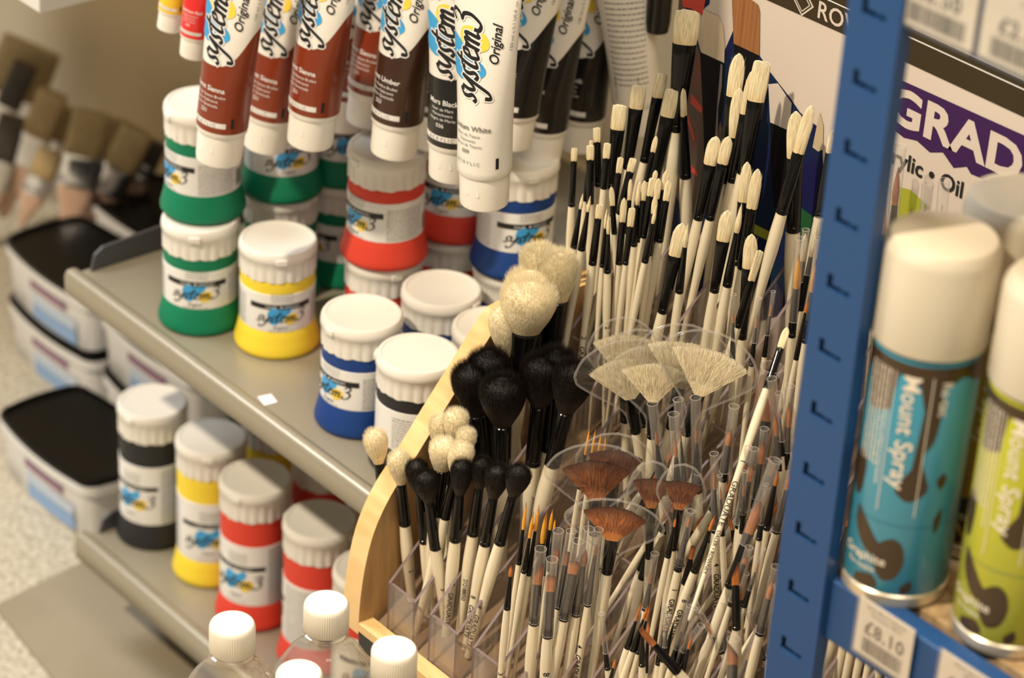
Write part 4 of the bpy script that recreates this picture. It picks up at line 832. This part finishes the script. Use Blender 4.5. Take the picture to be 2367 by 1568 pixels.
('MM', 'dome', goat, 1226, 655, 1212, 762, 1201, 886, 118, 36, dict(fn=74, off=.004)), ('MM', 'dome', goat, 1226, 628, 1238, 730, 1236, 870, 106, 36, dict(fn=60, off=-.004)), ('MM', 'dome', goat, 1246, 574, 1256, 665, 1262, 810, 80, 34, dict(off=-.006)), ('MM', 'dome', goat, 1296, 588, 1288, 690, 1272, 860, 74, 36, dict(fn=56, off=-.01)), ('MM', 'dome', goat, 1155, 712, 1163, 824, 1180, 900, 54, 18, dict(fn=20, off=.002)),
# fans
('FB', 'fan', goat, 1514, 838, 1513, 922, 1506, 1012, 138, 22, dict(sw=215, off=.008)), ('FB', 'fan', goat, 1440, 826, 1458, 915, 1470, 1000, 165, 24, dict(sw=235)), ('FB', 'fan', goat, 1475, 800, 1482, 890, 1486, 985, 135, 22, dict(sw=190, off=-.004)), ('FB', 'fan', goat, 1592, 790, 1573, 890, 1550, 990, 165, 24, dict(sw=225, off=-.004)), ('FB', 'fan', goat, 1650, 808, 1615, 905, 1585, 1005, 165, 24, dict(sw=235)), ('FB', 'fan', goat, 1440, 772, 1448, 860, 1445, 975, 120, 22, dict(sw=165, off=-.01)),
('FS', 'fan', brown, 1379, 1064, 1378, 1148, 1374, 1235, 150, 26, dict(sw=235, off=.004)), ('FS', 'fan', synth, 1426, 1172, 1418, 1242, 1403, 1324, 140, 27, dict(sw=230, off=.012, ph=.005)), ('FS', 'fan', brown, 1508, 1105, 1506, 1166, 1500, 1290, 66, 19, dict(sw=110)), ('FS', 'fan', brown, 1578, 1112, 1572, 1170, 1556, 1270, 66, 19, dict(sw=110, off=-.006)), ('FS', 'fan', brown, 1425, 1040, 1420, 1110, 1408, 1210, 110, 24, dict(sw=180, off=-.01)),
# seen through the gap right of the blue post
('PJ', 'round', brown, 2077, 385, 2068, 470, 2058, 570, 18, 22, dict(sl=(2082, 339, 2060, 540, 28))), ('PJ', 'round', brown, 2046, 396, 2040, 450, 2032, 560, 12, 16, dict(sl=(2050, 345, 2035, 540, 22))), ('PJ', 'round', gold, 2047, 470, 2042, 540, 2034, 640, 12, 18, dict(sl=(2048, 436, 2036, 620, 24), off=.006)), ('PJ', 'round', brown, 2140, 475, 2136, 520, 2125, 620, 6, 14, dict(sl=(2142, 423, 2130, 600, 28))), ('PJ', 'round', brown, 2178, 475, 2175, 510, 2165, 620, 5, 14, dict(sl=(2178, 417, 2168, 600, 28))),
]
_r = random.Random(5)
for k in range(36):      # crowd of sleeved brushes standing deeper in the bins
    x = _r.uniform(1500, 1835); y = _r.uniform(960, 1500)
    if x > 1860-(y-900)*.06: continue
    dx = _r.gauss(20, 28); hh = _r.uniform(72, 95); fw_ = _r.choice((14, 17, 20, 23)); bl = _r.uniform(24, 46)
    t0 = bl/hh; BR.append(('PL', _r.choice(('round', 'round', 'flat', 'filbert')), _r.choice((synth, brown, synth)), x, y, x-dx*t0, y+bl, x-dx, y+hh, fw_*.5, fw_, dict(off=-.045-_r.random()*.025, sl=(x+dx*.3, y-36, x-dx*.9, y+hh*.93, fw_+3)) if _r.random() < .45 else dict(off=-.045-_r.random()*.025)))
for i, x in enumerate((1880, 1905, 1925, 1950, 1968, 1990, 2012, 2035, 2060, 2085, 2110)):      # handles below the blue shelf
    BR.append(('PK', 'round', synth, x+60, 1180+i*8, x+54, 1215, x+30, 1320+i*9, 10, 24))
CL = {'HA': ('tall white bristle brush', 'row before the hanging tubes', 'tall hog brushes at the back left of the rack'),
 'HB': ('small white bristle brush', 'dense upper back left cluster', 'small hog brushes in the upper back left cluster'),
 'HD': ('small white bristle brush', 'lowest row below that cluster', 'small hog brushes in the lower back left row'),
 'HC': ('large white bristle brush', 'ones overlapping the poster', 'large hog brushes in front of the poster'),
 'HE': ('white bristle brush', 'ones between poster and fan brushes', 'hog brushes in the middle back'),
 'PA': ('slim clear sleeved brush', 'group high beside the blue post', 'sleeved brushes at the upper right beside the blue post'),
 'PB': ('orange tipped sleeved brush', 'crowd right of the fans', 'sleeved brushes in the middle right'),
 'PC': ('orange tipped brush', 'lower right crowd by the blue post', 'orange tipped brushes at the lower right'),
 'PD': ('pointed tall sleeved brush', 'row before the pale fans', 'tall sleeved pointed brushes before the fans'),
 'PE': ('tiny thin tipped liner brush', 'bottom centre bunch', 'tiny liner brushes at the bottom centre'),
 'PF': ('golden tipped thin brush', 'bunch left of the brown fans', 'golden tipped brushes'),
 'PG': ('golden tipped brush', 'ones behind the brown fan pouch', 'golden tipped brushes behind the brown fan'),
 'PH': ('thick clear sleeved brush', 'front row under the lowest fan', 'clear sleeved flats at the front'),
 'PI': ('wide flat brown brush in a clear sleeve behind the long diagonal handle', '', None),
 'MW': ('small white fluffy mop brush', 'group beside the plywood side', 'small white mop brushes'),
 'MB': ('small black mop brush', 'lower row of black mops', 'small black mop brushes'),
 'ML': ('large black mop brush', 'upper group of black mops', 'large black mop brushes'),
 'MM': ('large white fluffy mop brush', 'group below the hanging tubes', 'large white mop brushes'),
 'FB': ('pale fan brush in pouch', 'pale fans', 'pale fan brushes in pouches'),
 'FS': ('brown fan brush in pouch', 'brown fans', 'brown fan brushes in pouches'),
 'PJ': ('clear sleeved brush', 'ones right of the blue post', 'sleeved brushes right of the blue post'),
 'PK': ('white handled brush', 'ones beneath the blue beam', 'brush handles beneath the blue shelf'),
 'PL': ('white handled brush half hidden deep in the crowded right side of the rack', None, 'half hidden brushes deep in the crowded right side')}
ORD = 'first second third fourth fifth sixth seventh eighth ninth tenth eleventh twelfth thirteenth fourteenth fifteenth sixteenth'.split()
for cl in CL:
    rs = sorted([r for r in BR if r[0] == cl], key=lambda r: r[3])
    for i, r in enumerate(rs):
        if len(rs) == 1 or CL[cl][1] is None: lab = CL[cl][0]
        else: lab = '%s, %s from left of the %s' % (CL[cl][0], ORD[i], CL[cl][1])
        brush(r, lab, CL[cl][2], hash((cl, i)) % 1 + i*7+len(rs)*131)

# ------------------------------------------------------------------ blue shelving unit with spray cans
VP, UP0, UP1 = .92, -.806, -.772
post = empty('blue_post', (UP0, VP, 0)); 
b = MB(); us = [0, .009, .0125, .0245, .0285, UP1-UP0]; zs = [0]; z = .03; holes = []
while z < 1.35: zs += [z, z+.0032, z+.0085]; holes.append(len(zs)-3); z += .0375
zs.append(1.4)
t = .0018
def hole(i, j):   # i column, j row: L shaped slots, narrow leg on the left, foot running right
    for h in holes:
        if j == h and i in (1, 2): return True
        if j == h+1 and i == 1: return True
    return False
for i in range(len(us)-1):
    for j in range(len(zs)-1):
        if hole(i, j): continue
        x0, x1, y0, y1 = us[i], us[i+1], zs[j], zs[j+1]
        b.add([(x0, 0, y0), (x1, 0, y0), (x1, 0, y1), (x0, 0, y1), (x0, t, y0), (x1, t, y0), (x1, t, y1), (x0, t, y1)], [(0, 1, 2, 3), (7, 6, 5, 4)], bluem)
        for (ii, jj, q) in ((i-1, j, (0, 3, 7, 4)), (i+1, j, (1, 5, 6, 2)), (i, j-1, (0, 4, 5, 1)), (i, j+1, (3, 2, 6, 7))):
            if ii < 0 or jj < 0 or ii >= len(us)-1 or jj >= len(zs)-1 or hole(ii, jj):
                b.add([(x0, 0, y0), (x1, 0, y0), (x1, 0, y1), (x0, 0, y1), (x0, t, y0), (x1, t, y0), (x1, t, y1), (x0, t, y1)], [q], bluem)
b.build('slotted_face', post, smooth=False)
b = MB(); b.box((0, t, 0), (.0018, .035, 1.4), bluem); b.build('side_flange', post)
b = MB(); b.box((UP1-UP0-.0016, t, 0), (UP1-UP0, .009, 1.4), bluem); b.build('return_lip', post)
b = MB(); b.box((.004, .008, 0), (.030, .010, 1.4), bluem); b.build('inner_web', post)
tag(post, 'blue slotted steel upright post in the right foreground', 'shelving post')
def beam(z0, z1, label, nm='blue_beam'):
    r = empty(nm, (UP1, .925, z0)); b = MB()
    b.prism([(0, 0), (0, z1-z0), (.014, z1-z0), (.014, z1-z0-.006), (.020, z1-z0-.006), (.020, 0)], lambda a, c, d: (d, a, c), 0, .55, bluem); b.build('beam_rail', r, bevel=.0012)
    return tag(r, label, 'shelf beam')
beam(.612, .650, 'lower blue shelf beam with price labels, under the spray cans')
beam(.967, 1.005, 'upper blue shelf beam at the top right corner')
part = pm('chipboard', (.46, .32, .17), .8, noise=(160, (.30, .19, .09), (1, 1, 1), .35, .65), bump=(300, .4, (1, 1, 1)))
b = MB(); b.box((UP1+.002, .946, .636), (-.3, 1.17, .6485), part); tag(b.build('chipboard_shelf', bevel=.0006), 'chipboard shelf panel under the spray cans', 'shelf panel')
b = MB(); b.box((UP1+.002, .946, .992), (-.3, 1.17, 1.003), part); tag(b.build('chipboard_shelf', bevel=.0006), 'upper chipboard shelf panel above the spray cans', 'shelf panel')
beige = pm('label_paper', (.82, .74, .62), .5); holder = clear('label_holder_film', (.97, .97, .97), .05, .04)
def price(x0, y0, w, h, price_, lines_, label, seed):
    P = atv(x0, y0, .9225); r = empty('price_label', (P.x, .9225, P.z)); b = MB(); b.box((0, 0, -h), (w, .0006, 0), beige); c = b.build('card', r, smooth=False)
    p = MB(); fn = lambda x, y, o: (x, -o, y-h)
    for i, s_ in enumerate(lines_): put(p, text2d(s_, .0030, .005), fn, inkg, .0002, 1, w/2, h-.0042-i*.0034)
    put(p, text2d(price_, .0115, .02, 0, 'CENTER', 1.1), fn, ink, .0002, 1, w/2, h*.42); rd = random.Random(seed); x = w*.14
    while x < w*.86: q = rd.choice((.0004, .0007, .0011)); put(p, rect(x, h*.07, x+q, h*.34), fn, ink, .0002); x += q+rd.choice((.0004, .0007))
    p.build('printed_text', c, smooth=False)
    b = MB(); b.box((-.001, -.0014, -h-.001), (w+.001, -.0008, .002), holder); b.build('film_cover', r, smooth=False)
    tag(r, label, 'price label')
price(1990, 1378, .0385, .034, '\u00a38.10', ('Spray Mount Adhesive', 'Permanent 400ml'), 'price label reading eight pounds ten on the lower blue beam', 3)
price(2178, 1502, .0385, .034, '\u00a38.10', ('SPRAY MOUNT', '400ml'), 'price label cut by the bottom right corner, next to the readable one', 5)
price(2095, -122, .047, .036, '\u00a32.50', ('Brush', ''), 'left price label on the upper blue beam', 7)
price(2285, -42, .047, .036, '\u00a32.50', ('Brush', ''), 'right price label with barcode on the upper blue beam', 8)
# spray cans
canbrown = pm('can_dark_splash', (.055, .032, .014), .3)
def can(x, y, z, name, c1, label, rot=0, h=.208):
    P = atz(x, y, z); r = empty('spray_can', (P.x, P.y, .6488)); rr = .0284; hc = .057
    phi = math.atan2(-P.y, -P.x)+math.radians(rot); r.rotation_euler = (0, 0, phi-math.pi/2)
    bm = pm('can_'+name, c1, .28, coat=.3)
    b = MB(); b.lathe([(.0262, .0015), (rr+.0002, .0012), (rr+.0006, .003), (rr+.0004, .0075), (rr-.0006, .0085)], pm('can_rim', (.72, .64, .50), .3, metal=.6), 48); b.build('base_rim', r)
    b = MB(); b.lathe([(rr-.0008, .008), (rr, .0095), (rr, h-hc-.004), (rr-.003, h-hc+.002), (rr-.008, h-hc+.008)], bm, 64); body = b.build('can_body', r)
    p = MB(); fn = lambda q, w, o: (-(rr+o)*math.sin(q/rr), (rr+o)*math.cos(q/rr), w); ht = h-hc
    def sp(pts, o=.0002): put(p, blob(pts, 5), fn, canbrown, o)
    top = []; nn = 60
    # dark drip area from the top edge
    vs = []; fs = []
    for j in range(nn+1):
        q = -math.pi*rr+2*math.pi*rr*j/nn; zz = ht-.010-.007*abs(math.sin(q*95+1))-(.02 if -.03 < q < -.012 else 0)-(.012 if .0 < q < .01 else 0); vs += [fn(q, zz, .0002), fn(q, ht-.004, .0002)]
    for j in range(nn): fs.append((2*j, 2*j+2, 2*j+3, 2*j+1))
    p.add(vs, fs, canbrown)
    sp([(.004, ht-.02), (.012, ht-.022), (.011, ht-.045), (.006, ht-.055), (.006, ht-.066), (.011, ht-.076), (.002, ht-.084), (-.006, ht-.078), (.000, ht-.07), (.002, ht-.05)])
    sp([(-.013, .036), (-.004, .043), (.002, .040), (.004, .030), (.001, .020), (-.006, .017), (-.011, .024)])
    sp([(-.026, .056), (-.020, .050), (-.012, .040), (-.008, .036), (-.014, .030), (-.022, .036), (-.027, .046)])
    sp([(-.031, .088), (-.025, .082), (-.026, .064), (-.031, .060), (-.036, .075)]); sp([(.015, .080), (.019, .084), (.021, .079), (.018, .074)]); sp([(.017, .056), (.021, .062), (.021, .052), (.018, .047)])
    sp([(.004, .014), (.009, .018), (.010, .012), (.005, .0098)]); sp([(-.022, .015), (-.012, .018), (-.008, .012), (-.014, .0098), (-.022, .0098)])
    sp([(.040, .07), (.05, .08), (.055, .06), (.045, .05)]); sp([(.06, .04), (.075, .05), (.075, .03)]); sp([(-.07, .05), (-.05, .07), (-.05, .04)])
    ft = lambda q, w, o: fn(-.009+w, ht-.010-q, o)       # lettering runs down the can
    put(p, text2d('Mount Spray', .0128, .014, 0, 'LEFT', 1.02), ft, beige, .0004, 1, 0, .0)
    put(p, text2d('Re-tac', .0078, .01, 0, 'LEFT'), ft, beige, .0004, 1, .002, .0195)
    for ww, l in ((.0145, .083), (-.0052, .083)): put(p, rect(0, ww, l, ww+.0005, 4), ft, beige, .0004)
    for k, ww in enumerate((-.0085, -.011, -.0135, -.016, -.0185, -.021)): lines(p, ft, beige, .0004, 0, .058 if k > 0 else .068, [ww], .0011, k)
    fb = lambda q, w, o: fn(q, w, o)
    put(p, text2d('Graphite', .0075, .01), fb, beige, .0004, 1, -.0185, .0255); put(p, text2d('Re-usable', .0045, 0), fb, beige, .0004, 1, -.019, .020)
    put(p, rect(-math.pi*rr, .0515, math.pi*rr, .0518, 50), fn, pm('can_seam', (c1[0]*.5, c1[1]*.5, c1[2]*.5), .4), .0004)
    p.build('printed_marking', body, smooth=False)
    c = MB(); R1 = .0297; c.lathe([(R1, h-hc), (R1+.0004, h-hc+.0012), (R1, h-.008), (R1-.0008, h-.004), (R1-.003, h-.001), (R1-.006, h), (.0001, h)], pm('can_cap', (.68, .62, .50), .28, coat=.2, sss=.1), 64); c.build('cap', r)
    tag(r, label, 'spray can', 'spray cans on the blue shelf'); return r
can(2064, 1338, .6488, 'blue', (.05, .27, .40), 'blue spray can with white cap beside the blue post')
can(2322, 1452, .6488, 'lime', (.44, .45, .03), 'lime green spray can with white cap at the right edge', -8)
P1 = atz(2064, 1338, .6488); P2 = atz(2322, 1452, .6488)
can(2368, 450, .6488+.208, 'amber', (.55, .30, .03), 'spray can with white cap standing behind the blue and lime cans', 10)

# ------------------------------------------------------------------ clear bottles in front
tabm = pm('table_top_wood', (.42, .30, .18), .5)
t_ = empty('display_table', (-1.0, .68, 0)); b = MB(); b.box((-.22, -.18, .295), (.22, .17, .315), tabm); b.build('tabletop', t_, bevel=.002)
for sx in (-.2, .2):
    for sy in (-.16, .15): b = MB(); b.box((sx-.012, sy-.012, 0), (sx+.012, sy+.012, .295), tabm); b.build('leg', t_)
tag(t_, 'low wooden table below the frame carrying the clear bottles', 'table')
glassm = clear('clear_bottle_plastic', (.93, .90, .83), .10, .03, .8)
ribcap = pm('ribbed_cap_plastic', (.84, .81, .71), .3, sss=.2)
def bottle(px, py, label, zt=.505):
    P = atz(px, py, zt); r = empty('clear_bottle', (P.x, P.y, .315)); h = zt-.315
    b = MB(); b.lathe([(.030, 0), (.034, .002), (.0352, .006), (.0352, h-.072), (.0345, h-.064), (.031, h-.052), (.024, h-.040), (.0165, h-.031), (.0128, h-.028), (.0128, h-.023), (.0142, h-.0225), (.0142, h-.0210), (.0122, h-.020), (.0115, h-.006)], glassm, 64); b.build('bottle_body', r, auto=60)
    c = MB(); n = 180; R = []
    for rr, z, m_ in ((.0133, h-.0195, 1), (.0137, h-.0190, 1), (.0137, h-.003, 1), (.0134, h-.0012, .4), (.0126, h-.0002, 0), (.0118, h, 0), (.0001, h, 0)):
        R.append([((rr+.00022*m_*math.cos(60*2*math.pi*j/n))*math.cos(2*math.pi*j/n), (rr+.00022*m_*math.cos(60*2*math.pi*j/n))*math.sin(2*math.pi*j/n), z) for j in range(n)])
    c.rings(R, ribcap); c.build('ribbed_cap', r)
    tag(r, label, 'bottle', 'clear bottles with white ribbed caps')
bottle(537, 1440, 'clear bottle with white ribbed cap, leftmost at the bottom')
bottle(755, 1392, 'clear bottle with white ribbed cap in front of the red paint bottles, standing highest')
bottle(692, 1554, 'clear bottle with only its white cap showing at the bottom edge')
bottle(912, 1498, 'clear bottle with white ribbed cap in front of the plywood rack')
